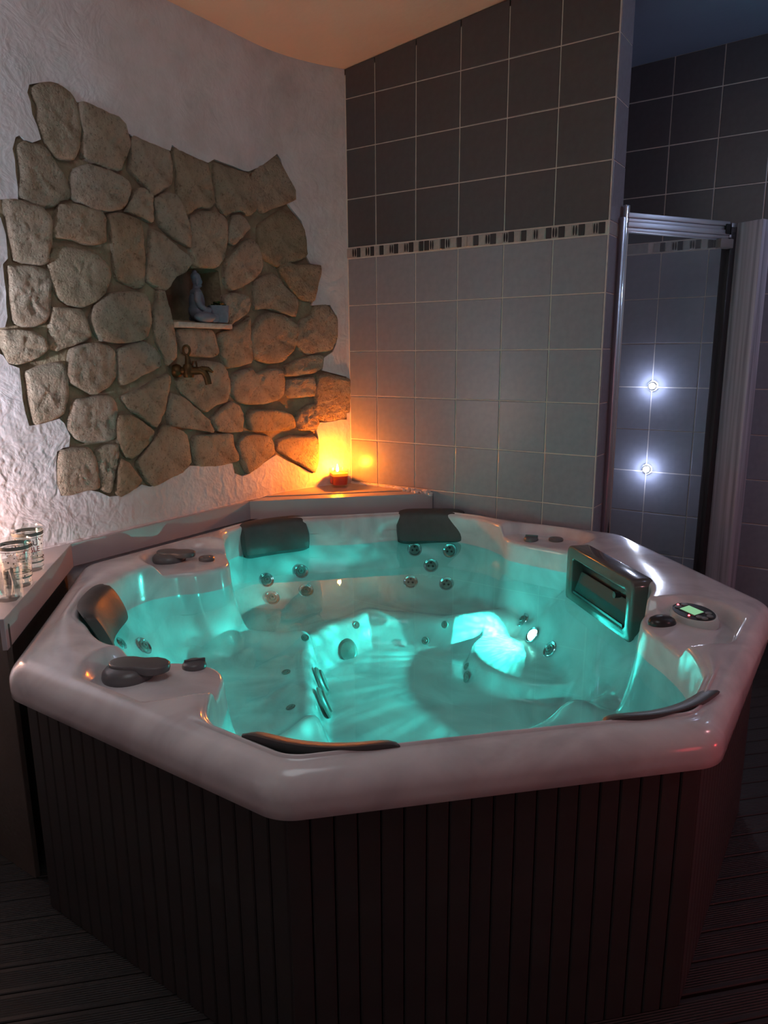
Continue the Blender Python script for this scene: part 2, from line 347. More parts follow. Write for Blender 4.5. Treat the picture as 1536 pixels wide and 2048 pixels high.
STONES = [[[1363,2081],[1330,2106],[1291,2117],[1263,2110],[1241,2100],[1227,2082],[1220,2050],[1224,1993],[1234,1952],[1254,1917],[1285,1912],[1308,1911],[1330,1937],[1341,1956],[1350,1981],[1356,1998],[1347,2038],[1363,2060]],[[1214,2077],[1196,2085],[1148,2079],[1079,2073],[1051,2059],[1046,2027],[1037,1999],[1060,1959],[1084,1915],[1129,1912],[1178,1923],[1216,1930],[1207,2008],[1216,2037]],[[1428,1911],[1405,1929],[1369,1929],[1341,1929],[1327,1913],[1310,1886],[1290,1868],[1277,1836],[1276,1796],[1315,1785],[1330,1768],[1376,1755],[1418,1763],[1440,1781],[1426,1829],[1427,1869]],[[1252,1880],[1201,1906],[1151,1905],[1101,1897],[1060,1886],[1050,1863],[1066,1824],[1092,1793],[1142,1779],[1197,1777],[1231,1789],[1266,1798],[1261,1845]],[[1017,2030],[954,2023],[871,2017],[862,1998],[860,1950],[874,1906],[909,1884],[953,1861],[999,1893],[1043,1925],[1027,1965],[1029,2003]],[[840,2031],[782,2020],[690,2009],[679,1957],[668,1911],[666,1880],[687,1858],[760,1849],[799,1819],[820,1846],[839,1886],[833,1949],[846,2004]],[[651,2020],[578,2015],[478,2013],[463,1990],[445,1924],[447,1887],[488,1859],[525,1872],[589,1855],[611,1838],[640,1869],[651,1912],[652,1967]],[[450,2018],[403,2054],[353,2084],[313,2111],[292,2083],[269,2045],[228,1990],[229,1959],[279,1934],[346,1909],[397,1883],[424,1898],[438,1947],[447,1982]],[[575,1843],[537,1852],[495,1829],[488,1811],[521,1778],[577,1736],[605,1746],[600,1786],[587,1816]],[[423,1827],[370,1860],[305,1899],[265,1905],[218,1875],[193,1846],[184,1787],[183,1735],[234,1711],[294,1698],[326,1680],[379,1699],[412,1719],[427,1763]],[[782,1808],[728,1833],[663,1842],[624,1830],[611,1793],[615,1743],[635,1679],[673,1647],[743,1644],[789,1654],[796,1687],[787,1740],[789,1773]],[[946,1843],[892,1875],[849,1874],[825,1842],[806,1795],[796,1749],[801,1707],[840,1717],[887,1734],[932,1764],[937,1802]],[[1021,1865],[997,1872],[961,1856],[964,1779],[970,1766],[1017,1781],[1071,1790],[1049,1820]],[[1138,1763],[1094,1774],[1028,1765],[1014,1742],[1011,1691],[1009,1627],[1015,1562],[1037,1544],[1088,1556],[1129,1572],[1132,1616],[1129,1665],[1134,1714]],[[972,1740],[927,1733],[886,1709],[839,1684],[790,1656],[836,1612],[878,1595],[903,1563],[927,1544],[957,1549],[1005,1575],[992,1629],[978,1688]],[[1485,1754],[1449,1760],[1414,1753],[1374,1748],[1354,1728],[1354,1695],[1363,1645],[1375,1596],[1401,1590],[1447,1594],[1477,1597],[1477,1624],[1484,1659],[1485,1705]],[[1314,1768],[1255,1781],[1215,1775],[1165,1773],[1153,1748],[1163,1719],[1160,1680],[1197,1670],[1233,1667],[1281,1675],[1344,1673],[1340,1711],[1323,1747]],[[1346,1630],[1317,1648],[1277,1646],[1229,1643],[1194,1631],[1167,1606],[1155,1583],[1168,1547],[1187,1518],[1227,1488],[1272,1470],[1309,1478],[1341,1494],[1359,1536],[1365,1571],[1361,1611]],[[1498,1570],[1465,1573],[1425,1578],[1378,1572],[1368,1542],[1372,1506],[1377,1468],[1398,1421],[1429,1408],[1466,1407],[1498,1417],[1500,1457],[1501,1498],[1496,1540]],[[1371,1460],[1338,1461],[1273,1458],[1259,1425],[1247,1379],[1272,1363],[1319,1350],[1365,1332],[1388,1338],[1387,1374],[1381,1418]],[[1236,1435],[1205,1486],[1146,1518],[1071,1525],[1019,1522],[1003,1490],[1006,1430],[1023,1383],[1058,1369],[1107,1362],[1154,1361],[1199,1367],[1226,1392]],[[1537,1388],[1493,1390],[1444,1387],[1414,1370],[1401,1340],[1423,1320],[1466,1299],[1504,1291],[1531,1297],[1540,1320]],[[1480,1264],[1437,1278],[1397,1287],[1356,1292],[1347,1258],[1345,1212],[1357,1166],[1374,1133],[1416,1120],[1469,1109],[1472,1142],[1478,1197],[1477,1232]],[[1318,1332],[1274,1347],[1238,1351],[1186,1345],[1165,1325],[1162,1277],[1170,1241],[1208,1209],[1254,1192],[1289,1210],[1329,1230],[1339,1261],[1328,1298]],[[1145,1332],[1100,1348],[1033,1361],[993,1339],[970,1308],[972,1277],[1009,1260],[1061,1245],[1103,1226],[1140,1217],[1149,1250],[1149,1290]],[[958,1536],[930,1538],[922,1497],[909,1447],[903,1412],[899,1350],[898,1315],[936,1283],[951,1315],[974,1353],[984,1393],[982,1458],[965,1505]],[[881,1406],[786,1412],[713,1406],[696,1358],[688,1325],[720,1308],[804,1311],[860,1322],[871,1357]],[[835,1275],[756,1289],[680,1280],[656,1249],[645,1188],[664,1134],[723,1126],[770,1099],[822,1136],[880,1179],[896,1219],[869,1254]],[[1146,1174],[1073,1194],[1002,1226],[939,1245],[929,1227],[950,1168],[973,1109],[1013,1058],[1061,1094],[1112,1132]],[[931,1174],[877,1161],[841,1133],[796,1097],[758,1064],[736,1016],[815,1034],[887,1048],[946,1060],[951,1107]],[[1162,1108],[1118,1108],[1071,1081],[1027,1046],[1034,1021],[1080,984],[1124,957],[1151,971],[1171,1014],[1174,1069]],[[973,1059],[929,1044],[879,1021],[869,968],[864,914],[896,884],[963,868],[1036,849],[1069,872],[1087,910],[1103,937],[1050,987]],[[837,1006],[742,1004],[642,999],[635,942],[609,911],[616,888],[725,881],[827,894],[842,946]],[[633,1129],[590,1110],[564,1073],[575,1005],[663,1009],[715,1021],[742,1070],[677,1108]],[[1321,1173],[1278,1174],[1229,1181],[1188,1176],[1168,1138],[1177,1089],[1183,1035],[1233,1030],[1300,1037],[1334,1053],[1358,1087],[1339,1133]],[[1394,1012],[1345,1017],[1292,1011],[1275,976],[1267,925],[1265,874],[1313,876],[1368,870],[1403,873],[1412,913],[1405,976]],[[1265,1004],[1220,1013],[1177,1013],[1181,971],[1198,919],[1224,854],[1254,865],[1260,924],[1266,968]],[[1170,960],[1144,943],[1114,907],[1096,873],[1119,855],[1154,842],[1183,833],[1198,843],[1194,887],[1185,931]],[[618,1676],[545,1734],[488,1767],[444,1753],[424,1717],[415,1672],[440,1639],[487,1609],[545,1582],[599,1567],[629,1595],[626,1639]],[[642,1540],[583,1554],[513,1544],[501,1514],[522,1482],[585,1449],[618,1433],[637,1470]],[[458,1608],[404,1632],[353,1647],[322,1626],[287,1592],[234,1550],[235,1522],[251,1476],[323,1494],[400,1507],[465,1496],[468,1538]],[[325,1673],[273,1697],[233,1688],[176,1694],[118,1696],[128,1638],[153,1545],[214,1551],[252,1578],[296,1628]],[[437,1470],[367,1484],[303,1474],[252,1447],[228,1427],[245,1368],[267,1331],[322,1289],[401,1282],[460,1295],[493,1319],[500,1397]],[[217,1460],[160,1483],[154,1521],[91,1527],[66,1493],[49,1472],[47,1395],[74,1335],[127,1330],[188,1318],[226,1343],[240,1381],[224,1415]],[[679,1394],[620,1410],[548,1435],[507,1467],[510,1421],[503,1350],[501,1287],[575,1273],[646,1266],[668,1323]],[[307,1268],[238,1293],[169,1309],[114,1309],[120,1253],[167,1232],[241,1225],[303,1222]],[[299,1204],[241,1210],[163,1213],[155,1169],[165,1130],[234,1129],[286,1127],[311,1162]],[[139,1216],[98,1224],[41,1210],[-1,1200],[-6,1110],[6,1038],[41,1013],[126,1017],[153,1063],[151,1138]],[[605,1237],[549,1251],[497,1258],[493,1234],[464,1237],[403,1252],[335,1251],[323,1208],[328,1154],[352,1126],[435,1113],[530,1115],[585,1130],[626,1171]],[[544,1063],[520,1086],[413,1083],[321,1069],[279,1049],[265,996],[359,990],[479,996],[525,1009]],[[252,1051],[205,1088],[166,1095],[153,1046],[145,1010],[170,976],[239,985],[259,1017]],[[602,959],[561,987],[480,980],[408,964],[392,924],[388,890],[450,867],[500,844],[554,826],[580,871],[600,914]],[[367,944],[282,958],[210,947],[175,954],[152,925],[154,848],[176,782],[225,819],[297,862],[363,904]]]
MOSAIC = [[1,26,"L"],[29,54,"B"],[55,73,"D"],[75,101,"L"],[102,125,"B"],[128,147,"D"],[152,173,"L"],[176,197,"D"],[201,227,"L"],[228,249,"B"],[251,272,"D"],[276,301,"L"],[303,324,"B"],[326,348,"D"],[351,375,"L"],[377,397,"D"],[401,424,"D"],[428,448,"B"],[451,476,"L"],[479,499,"D"],[503,524,"B"],[526,553,"L"],[555,575,"D"],[577,601,"L"],[603,628,"L"],[630,651,"D"],[653,681,"L"],[682,703,"B"],[704,727,"D"],[730,756,"L"],[759,780,"B"],[781,803,"D"],[805,830,"L"],[833,854,"D"],[856,882,"L"],[884,903,"B"],[905,930,"L"],[933,955,"D"],[958,979,"B"],[982,1006,"D"],[1008,1034,"L"],[1036,1056,"B"],[1059,1082,"D"],[1084,1111,"L"],[1113,1132,"B"],[1134,1157,"D"]]

def fill(name, outer, holes, mat, d, thick):
    """sheet in wall coordinates with holes; edges of the holes run back by thick"""
    bm = bmesh.new(); loops = []
    for lp in [outer]+holes:
        vs = [bm.verts.new((s, 0, z)) for s, z in lp]
        loops.append([bm.edges.new((vs[i], vs[(i+1) % len(vs)])) for i in range(len(vs))])
    bmesh.ops.triangle_fill(bm, use_beauty=True, use_dissolve=False, edges=[e for l in loops for e in l], normal=(0, 1, 0))
    for k in range(1, 12):
        bmesh.ops.bisect_plane(bm, geom=bm.verts[:]+bm.edges[:]+bm.faces[:], plane_co=(.04*k, 0, 0), plane_no=(1, 0, 0))
    rim = [e for e in bm.edges if len(e.link_faces) == 1]
    bk = {}
    for e in rim:
        for q in e.verts:
            if q not in bk: bk[q] = bm.verts.new((q.co.x, -thick, q.co.z))
    for e in rim: bm.faces.new((e.verts[0], e.verts[1], bk[e.verts[1]], bk[e.verts[0]]))
    for q in bm.verts: q.co = wl(q.co.x, q.co.z, d+q.co.y)
    bmesh.ops.recalc_face_normals(bm, faces=bm.faces)
    for q in bm.faces:
        if q.normal.x > .5: q.smooth = False
    me = bpy.data.meshes.new(name); bm.to_mesh(me); bm.free(); me.materials.append(mat); return me
bd = [(s/1000, z/1000) for s, z in BOUND]
nic = [(s/1000, z/1000) for s, z in NICHE]
def rag(poly, amp, step):
    out = []
    for i, p in enumerate(poly):
        q = poly[(i+1) % len(poly)]; L = math.dist(p, q); k = max(1, int(L/step))
        for j in range(k):
            t = j/k; a = amp if j else 0
            out.append((p[0]+(q[0]-p[0])*t+R.uniform(-a, a), p[1]+(q[1]-p[1])*t+R.uniform(-a, a)))
    return out
top = [(.0, 2.55), (3.2, 2.55), (3.2, 0), (0, 0)]
wleft = obj('wall_left', fill('wall_left', top, [rag(bd, .003, .03)], M['plaster'], 0, .03)); tag(wleft, kind='structure')
mo = obj('mortar_bed', fill('mortar_bed', [(.0, 2.3), (1.75, 2.3), (1.75, .6), (.0, .6)], [nic], M['mortar'], -.013, .12), wleft)
mb = MB(); mb.box((-.40, -3.2, 0), (-.30, 0, 2.55))
obj('wall_core', mb.mesh('wall_core', M['mortar']), wleft)
# niche lining
c = Vector((sum(p[0] for p in nic)/len(nic), sum(p[1] for p in nic)/len(nic)))
bk = [wl(c.x+(s-c.x)*.93, c.y+(z-c.y)*.93 if z > 1.5 else z, -.135) for s, z in nic]
fr = [wl(s, z, -.021) for s, z in nic]; k = len(nic)
obj('niche_lining', mesh('niche_lining', fr+bk, [tuple(range(k, 2*k))]+[(i, (i+1) % k, k+(i+1) % k, k+i) for i in range(k)], M['mortar']), wleft)
def chaikin(p, n=1):
    for _ in range(n):
        q = []
        for i in range(len(p)):
            a, b = p[i], p[(i+1) % len(p)]
            q += [(a[0]*.91+b[0]*.09, a[1]*.91+b[1]*.09), (a[0]*.09+b[0]*.91, a[1]*.09+b[1]*.91)]
        p = q
    return p
from mathutils import noise as mnoise
def resample(p, n):
    L = [0]
    for i in range(len(p)): L.append(L[-1]+math.dist(p[i], p[(i+1) % len(p)]))
    out = []; j = 0
    for k in range(n):
        t = L[-1]*k/n
        while L[j+1] < t: j += 1
        u = (t-L[j])/(L[j+1]-L[j]+1e-9); a, b = p[j], p[(j+1) % len(p)]; out.append((a[0]+(b[0]-a[0])*u, a[1]+(b[1]-a[1])*u))
    return out
for st in STONES:
    p = resample(chaikin([(s/1000, z/1000) for s, z in st]), 40)
    cx = sum(q[0] for q in p)/len(p); cz = sum(q[1] for q in p)/len(p)
    proud = R.uniform(.0, .008); tx, tz = R.uniform(-.05, .05), R.uniform(-.05, .05); v = []; n = len(p)
    def rough(s, z): return .0038*mnoise.noise(Vector((s*38, 1, z*38)))+.0030*mnoise.noise(Vector((s*85, 5, z*85)))
    for sc, d, amp in ((1.085, -.016, 0), (1.07, -.007, .4), (1.05, .0005, .8), (1.0, .0035, 1), (.87, .0045, 1), (.74, .005, 1), (.62, .005, 1), (.50, .005, 1), (.38, .005, 1), (.26, .005, 1), (.14, .005, 1)):
        for s, z in p:
            ss = cx+(s-cx)*sc; zz = cz+(z-cz)*sc; r_ = rough(ss, zz)
            e_ = 0 if sc > 1.05 else .004*mnoise.noise(Vector((ss*30, 9, zz*30)))          # uneven outline
            ln = math.hypot(ss-cx, zz-cz)+1e-6; ss += (ss-cx)/ln*e_; zz += (zz-cz)/ln*e_
            v.append(wl(ss, zz, d+(proud if d > -.01 else 0)+r_*amp+((ss-cx)*tx+(zz-cz)*tz if d > -.01 else 0))-wl(cx, cz, 0))
    v.append(wl(cx, cz, .005+proud+rough(cx, cz))-wl(cx, cz, 0)); f = []; nr = 11
    for r in range(nr-1):
        for i in range(n):
            j = (i+1) % n; f.append((r*n+i, r*n+j, (r+1)*n+j, (r+1)*n+i))
    f += [((nr-1)*n+i, (nr-1)*n+(i+1) % n, nr*n) for i in range(n)]
    me = mesh('stone', v, f, M['stone'], True)
    bm = bmesh.new(); bm.from_mesh(me); bmesh.ops.recalc_face_normals(bm, faces=bm.faces); bm.to_mesh(me); bm.free()
    obj('stone', me, wleft, wl(cx, cz, 0))

# ---- tiles
TP = .2014; G = .0045
def tile_mesh(q, mat, name='tile'):
    """q: four (x, z) corners counter-clockwise; tile face towards -y, 6 mm thick, bevelled rim"""
    cx = sum(p[0] for p in q)/4; cz = sum(p[1] for p in q)/4
    ins = []
    for x, z in q:
        ins.append((x-math.copysign(.002, x-cx), z-math.copysign(.002, z-cz)))
    v = [(x, 0, z) for x, z in q]+[(x, -.0018, z) for x, z in q]+[(x, -.0028, z) for x, z in ins]
    f = [(i, (i+1) % 4, 4+(i+1) % 4, 4+i) for i in range(4)]+[(4+i, 4+(i+1) % 4, 8+(i+1) % 4, 8+i) for i in range(4)]+[(8, 9, 10, 11)]
    return mesh(name, v, f, mat)
_tc = {}
def tile(parent, x0, x1, z0, z1, mat, M4, ztop=None):
    w2 = (x1-x0-G)/2; 
    a, b = x0+G/2, x1-G/2; c, d = z0+G/2, z1-G/2
    if ztop:
        da, db_ = min(d, ztop(a)-.002), min(d, ztop(b)-.002)
        if min(da, db_) < c+.01: return
    else: da = db_ = d
    cx, cz = (a+b)/2, (c+d)/2
    key = tuple(round(t, 4) for t in (b-a, da-c, db_-c))+(mat.name,)
    if key not in _tc: _tc[key] = tile_mesh([(a-cx, c-cz), (b-cx, c-cz), (b-cx, db_-cz), (a-cx, da-cz)], mat)
    o = obj('tile', _tc[key], parent); o.matrix_world = M4 @ Matrix.Translation((cx, R.uniform(-.0006, 0), cz)) @ Matrix.Rotation(R.uniform(-.0018, .0018), 4, 'X') @ Matrix.Rotation(R.uniform(-.0018, .0018), 4, 'Z')
BB, BT = 1.73, 1.7772
wback = obj('wall_back', MB().add([(-.15,0,0),(1.17,0,0),(1.17,.147,0),(-.15,.147,0),(-.15,0,2.46),(1.17,0,2.6),(1.17,.147,2.6),(-.15,.147,2.46)],
    [(0,3,2,1),(4,5,6,7),(0,1,5,4),(1,2,6,5),(2,3,7,6),(3,0,4,7)]).mesh('wall_back', M['grout'])); tag(wback, kind='structure')
I4 = Matrix.Identity(4)
cols = [.004, .1565]+[.1565+TP*i for i in range(1, 6)]; cols[-1] = 1.168
rows_lo = [(BB-TP*(i+1), BB-TP*i) for i in range(6)]; rows_hi = [(BT+TP*i, BT+TP*(i+1)) for i in range(4)]
for a, b in zip(cols, cols[1:]):
    for z0, z1 in rows_lo: tile(wback, a, b, z0, z1, M['tile_grey'], I4)
    for z0, z1 in rows_hi: tile(wback, a, b, z0, z1, M['tile_dark'], I4, lambda x: zc(x, 0))
# end face of the partition
ME = Matrix.Translation((1.17, 0, 0)) @ Matrix.Rotation(PI/2, 4, 'Z')
for z0, z1 in rows_lo: tile(wback, .003, .146, z0, z1, M['tile_grey'], ME)
for z0, z1 in rows_hi: tile(wback, .003, .146, z0, z1, M['tile_grey'], ME, lambda x: zc(1.17, 0))
tile(wback, .003, .146, BB, BT, M['mosaic_light'], ME)
# mosaic border: pieces on a pale bed
lens_me = MB().lathe([(1.0, 0), (.8, .35), (0, .5)], 16, closed=False).mesh('lens', M['mosaic_black'])
_mc = {}
def mosaic(parent, x0, x1, kind, z0, z1, y, M4):
    mt = {'L': M['mosaic_light'], 'D': M['mosaic_dark'], 'B': M['mosaic_light']}[kind]
    wd = round(x1-x0, 3); key = (wd, kind)
    if key not in _mc: _mc[key] = MB().box((-wd/2, -.004, -.0195), (wd/2, 0, .0195)).mesh('mosaic_piece', mt, bevel=.001, seg=1)
    o = obj('mosaic_piece', _mc[key], parent, ((x0+x1)/2, y, (z0+z1)/2))
    if kind == 'B':
        for s in (-1, 1):
            l = obj('lens', lens_me, o, (s*wd*.24, -.004, 0), (PI/2, 0, 0)); l.scale = (wd*.19, .0175, .003)
obj('mosaic_bed', MB().box((.004, -.002, BB+.002), (1.166, 0, BT-.002)).mesh('mosaic_bed', M['mosaic_bed']), wback)
for a, b, k in MOSAIC: mosaic(wback, a/1000, b/1000, k, BB, BT, -.002, I4)
# shower wall behind
YS = .851
wsh = obj('wall_shower', MB().box((-.3, YS, 0), (3.2, YS+.1, 2.7)).mesh('wall_shower', M['grout'])); tag(wsh, kind='structure')
MS = Matrix.Translation((0, YS, 0)); SB = 1.757; ST = SB+.0477
for c in range(-1, 6):
    a = .949+TP*c; b = a+TP
    for i in range(8): tile(wsh, a, b, SB-TP*(i+1), SB-TP*i, M['tile_grey'], MS)
    for i in range(4): tile(wsh, a, b, ST+TP*i, ST+TP*(i+1), M['tile_dark'], MS, lambda x: zc(x, YS))
obj('mosaic_bed', MB().box((.7, YS-.002, SB+.002), (2.15, YS, ST-.002)).mesh('mosaic_bed', M['mosaic_bed']), wsh)
x = 1.142
obj('border_tile', tile_mesh([(.76, SB+.003), (1.09, SB+.003), (1.09, ST-.003), (.76, ST-.003)], M['mosaic_light'], 'border_tile'), wsh, (0, YS-.002, 0))
seq = 'LDLBDLBDLDDLBLDBLDLBDLBDLDDLBLD'; x = 1.115
for k in seq:
    wd = {'L': .026, 'D': .021, 'B': .021}[k]; mosaic(wsh, x, x+wd, k, SB, ST, YS-.002, I4); x += wd+.0025
    if x > 2.12: break
# walls outside the frame that close the room, with a doorway at the left
def wallbox(name, a, b, mat): tag(obj(name, MB().box(a, b).mesh(name, mat)), kind='structure')
wallbox('wall_front', (.3, -3.45, 0), (4.1, -3.3, 2.6), M['plaster'])
wallbox('trim_2', (.225, -3.40, 2.45), (.3, -3.3, 2.6), M['plaster'])
wallbox('light_baffle', (-.30, -3.36, 0), (.225, -3.32, 2.6), M['box_paint'])      # added, unseen: narrows the next room's light to a slit
wallbox('wall_right', (3.2, -3.3, 0), (3.35, .95, 2.7), M['plaster'])
wallbox('trim_1', (-.10, .150, 0), (-.02, .85, 2.6), M['grout'])

# ------------------------------------------------------------------ hot tub
TC = (.892, -.988); ZR, ZW, AP = .645, .526, .978
WL = [(.655,.345),(.668,.25),(.675,.17),(.715,.10),(.78,.03),(.845,-.06),(.89,-.17),(.905,-.28),(.86,-.42),(.79,-.51),(.70,-.575),(.63,-.63),
 (.575,-.70),(.51,-.79),(.42,-.86),(.28,-.905),(.17,-.89),(.10,-.83),(.03,-.74),(-.02,-.68),(-.08,-.655),(-.16,-.68),(-.22,-.73),(-.31,-.765),
 (-.42,-.74),(-.52,-.68),(-.60,-.60),(-.68,-.52),(-.74,-.42),(-.765,-.31),(-.73,-.22),(-.68,-.16),(-.655,-.08),(-.68,-.02),(-.74,.03),(-.83,.10),
 (-.89,.17),(-.905,.28),(-.86,.42),(-.79,.51),(-.70,.575),(-.63,.63),(-.575,.70),(-.51,.79),(-.42,.86),(-.28,.905),(-.16,.89),(-.05,.835),
 (.02,.77),(.09,.75),(.18,.74),(.25,.73),(.30,.725),(.36,.675),(.45,.585),(.54,.495),(.625,.41)]
def closed_spline(pts, n=12):
    out = []; k = len(pts)
    for i in range(k):
        p0, p1, p2, p3 = [np.array(pts[(i+j-1) % k]) for j in range(4)]
        for t in np.linspace(0, 1, n, endpoint=False):
            out.append(.5*(2*p1+(p2-p0)*t+(2*p0-5*p1+4*p2-p3)*t*t+(3*p1-p0-3*p2+p3)*t**3))
    return np.array(out)
_wl = closed_spline(WL); _a = np.arctan2(_wl[:, 1], _wl[:, 0]) % (2*PI); _r = np.hypot(_wl[:, 0], _wl[:, 1])
_o = np.argsort(_a); _a, _r = _a[_o], _r[_o]
def r_w(th): return np.interp(np.asarray(th) % (2*PI), _a, _r, period=2*PI)
def r_oct(th, ap=AP, rad=.09):
    """rounded regular octagon"""
    th = np.asarray(th); b = (th+PI/8) % (PI/4)-PI/8
    ab = np.abs(b); r = ap/np.cos(b)
    L = (ap-rad)*math.tan(PI/8)            # half length of the straight part
    t = np.arctan2(L, ap)
    cx, cy = ap-rad, L                     # arc centre in the local frame
    dc = np.cos(ab)*cx+np.sin(ab)*cy; q = dc*dc-(cx*cx+cy*cy-rad*rad)
    return np.where(ab > t, dc+np.sqrt(np.maximum(q, 0)), r)
def sdf_poly(x, y, P):
    P = np.array(P); d = np.full(x.shape, 1e9); ins = np.zeros(x.shape, bool); n = len(P)
    for i in range(n):
        a, b = P[i], P[(i+1) % n]; e = b-a
        wx, wy = x-a[0], y-a[1]; t = np.clip((wx*e[0]+wy*e[1])/(e@e), 0, 1)
        d = np.minimum(d, np.hypot(wx-e[0]*t, wy-e[1]*t))
        c = ((a[1] <= y) & (y < b[1])) | ((b[1] <= y) & (y < a[1]))
        ins ^= c & (x < a[0]+(y-a[1])/(b[1]-a[1]+1e-12)*e[0])
    return np.where(ins, -d, d)
FOOT = [(-.40,.09),(-.415,.25),(-.375,.40),(-.25,.47),(-.08,.52),(.03,.60),(.13,.66),(.30,.55),(.45,.40),(.55,.27),(.50,.12),(.42,-.08),(.28,-.26),(.08,-.40),(-.03,-.33),(-.18,-.16)]
def seg_d(x, y, a, b):
    a, b = np.array(a), np.array(b); e = b-a; t = np.clip(((x-a[0])*e[0]+(y-a[1])*e[1])/(e@e), 0, 1)
    return np.hypot(x-a[0]-e[0]*t, y-a[1]-e[1]*t), t
def H(x, y):
    """height of the moulded inside below the walls, in tub coordinates"""
    u, v = (x-y)/math.sqrt(2), (x+y)/math.sqrt(2)
    z = np.full(x.shape, .315)
    z += .012*np.exp(-((x+.55)**2+(y+.5)**2)/.05)
    for a, b, h, wd in (((-.66,-.03),(-.40,.07),.045,.045), ((-.05,-.66),(-.02,-.36),.035,.045), ((-.64,.64),(-.36,.40),.012,.06), ((.64,-.64),(.36,-.34),.0,.06), ((.08,.74),(-.08,.52),.03,.05), ((.70,.12),(.48,.10),.03,.05)):
        d, t = seg_d(x, y, a, b); z += h*np.exp(-(d/wd)**2)
    d, t = seg_d(x, y, (-.42,-.62), (-.26,-.26)); z -= .014*np.exp(-(d/.09)**2)
    # thigh rolls at the front edge of the seats
    s = sdf_poly(x, y, FOOT)
    z += .014*np.exp(-((s-.05)/.035)**2)
    z = z+(.215-z)*sstep(.014, -.022, s)
    # sloping face below the filter
    fade = sstep(.46, .36, np.abs(u+.10))
    sl = np.minimum(.285+(v-.575)*1.6, .49)
    z = np.maximum(z, sl*fade+.2*(1-fade))
    # half-round step in front of the lamp
    dd = np.hypot(u+.20, v-.57); pl = sstep(.268, .245, dd)*sstep(.72, .62, v)
    z = np.maximum(z, .215+(.275-.215)*pl)
    # recess round the lamp
    return z
def d_seat(th):
    th = np.degrees(np.asarray(th)) % 360
    A = [0,10,25,45,62,80,95,115,135,155,170,185,200,225,245,262,275,290,315,338,352,360]
    D = [.05,.05,.03,.03,.03,.05,.10,.21,.17,.21,.10,.06,.16,.27,.18,.06,.08,.10,.10,.10,.08,.05]
    return np.interp(th, A, D)
def recess(x, y):
    """bowls sunk into the rim round the controls"""
    mk = np.zeros(np.shape(x))
    for cx, cy, rx, ry, dp in ((-.775,-.10,.15,.17,.045), (-.10,-.785,.17,.15,.045), (.14,.79,.19,.125,.040), (.80,.135,.135,.17,.040)):
        d = np.sqrt(((x-cx)/rx)**2+((y-cy)/ry)**2); mk = np.maximum(mk, dp*sstep(1.12, .86, d))
    # inward tips stay low as far as the water's edge
    for (a, b, rr, dp) in (((-.70,-.10),(-.60,-.08),.12,.045), ((-.10,-.70),(-.08,-.60),.12,.045), ((.14,.76),(.14,.66),.13,.040), ((.76,.13),(.66,.15),.105,.040)):
        d, t = seg_d(np.asarray(x), np.asarray(y), a, b); mk = np.maximum(mk, dp*sstep(rr*1.2, rr*.85, d))
    return mk
NTH = 960
def build_shell():
    th = np.arange(NTH)*2*PI/NTH; c, s = np.cos(th), np.sin(th)
    ro = r_oct(th); rw = r_w(th)
    dg = np.degrees(th) % 360; pk = sum(np.exp(-(((dg-a+180) % 360-180)/9.5)**4) for a in (225.5, 155, 114, 294.5, 336))
    rr = np.minimum(rw+.022+.030*pk, ro-.062)
    fx, fy = c*(rw-.02), s*(rw-.02)
    rows = []                                  # each row: (radius, z)
    rows.append((ro-.075, np.full(NTH, .578))); rows.append((ro-.035, np.full(NTH, .566))); rows.append((ro-.008, np.full(NTH, .558)))
    rows.append((ro-.001, np.full(NTH, .563))); rows.append((ro, np.full(NTH, .580)))
    q = .052
    for a in np.linspace(0, PI/2, 8): rows.append((ro-q*(1-np.cos(a)), np.full(NTH, ZR-q*.95+q*.95*np.sin(a))))
    r0 = ro-q
    for t in np.linspace(.06, 1, 26):
        r = r0+(rr-r0)*t; rows.append((r, ZR+.006*np.sin(PI*t)-recess(c*r, s*r)))
    zt = rows[-1][1]
    rs = rw-d_seat(th); zs = H(c*rs, s*rs); wd = d_seat(th)
    for a in np.linspace(PI/10, PI/2, 5): rows.append((rr-.016*np.sin(a), zt-.016*(1-np.cos(a))))
    za = zt-.016; ra = rr-.016
    for t in np.linspace(.2, 1, 5): rows.append((ra+(rw-ra)*t, za+(ZW-za)*t))
    zb = np.maximum(zs, .0)
    for t in np.linspace(.06, 1, 16):
        e = t**1.15
        rows.append((rw+(rs-rw)*e, ZW+(zb-ZW)*(1-(1-t)**1.5)))
    for t in np.linspace(.018, 1, 56):
        r = rs*(1-t); rows.append((r, H(c*r, s*r)))
    rad = np.array([r for r, z in rows[:-1]]); z = np.array([z for r, z in rows[:-1]])
    # soften the joints of the profile
    for _ in range(2): z[-72:-1] = .5*z[-72:-1]+.25*(z[-73:-2]+z[-71:])
    v = np.stack([rad*c+TC[0], rad*s+TC[1], z], -1).reshape(-1, 3)
    nr = len(rad); i = np.arange(NTH); j = (i+1) % NTH
    f = [np.stack([k*NTH+i, k*NTH+j, (k+1)*NTH+j, (k+1)*NTH+i], -1) for k in range(nr-1)]
    f = np.concatenate(f).tolist(); ctr = len(v)
    v = np.vstack([v, [[TC[0], TC[1], float(H(np.array([0.]), np.array([0.]))[0])]]])
    f += [[(nr-1)*NTH+a, (nr-1)*NTH+(a+1) % NTH, ctr] for a in range(NTH)]
    return mesh('shell', v.tolist(), f, M['acrylic'], True)
tub = empty('hot_tub', (TC[0], TC[1], 0))
tag(tub, 'octagonal white marbled acrylic hot tub with dark panelled skirt, lit turquoise inside', 'hot tub')
shell = obj('shell', build_shell(), tub); shell.matrix_parent_inverse = Matrix.Translation((-TC[0], -TC[1], 0))
shell.location = (0, 0, 0)
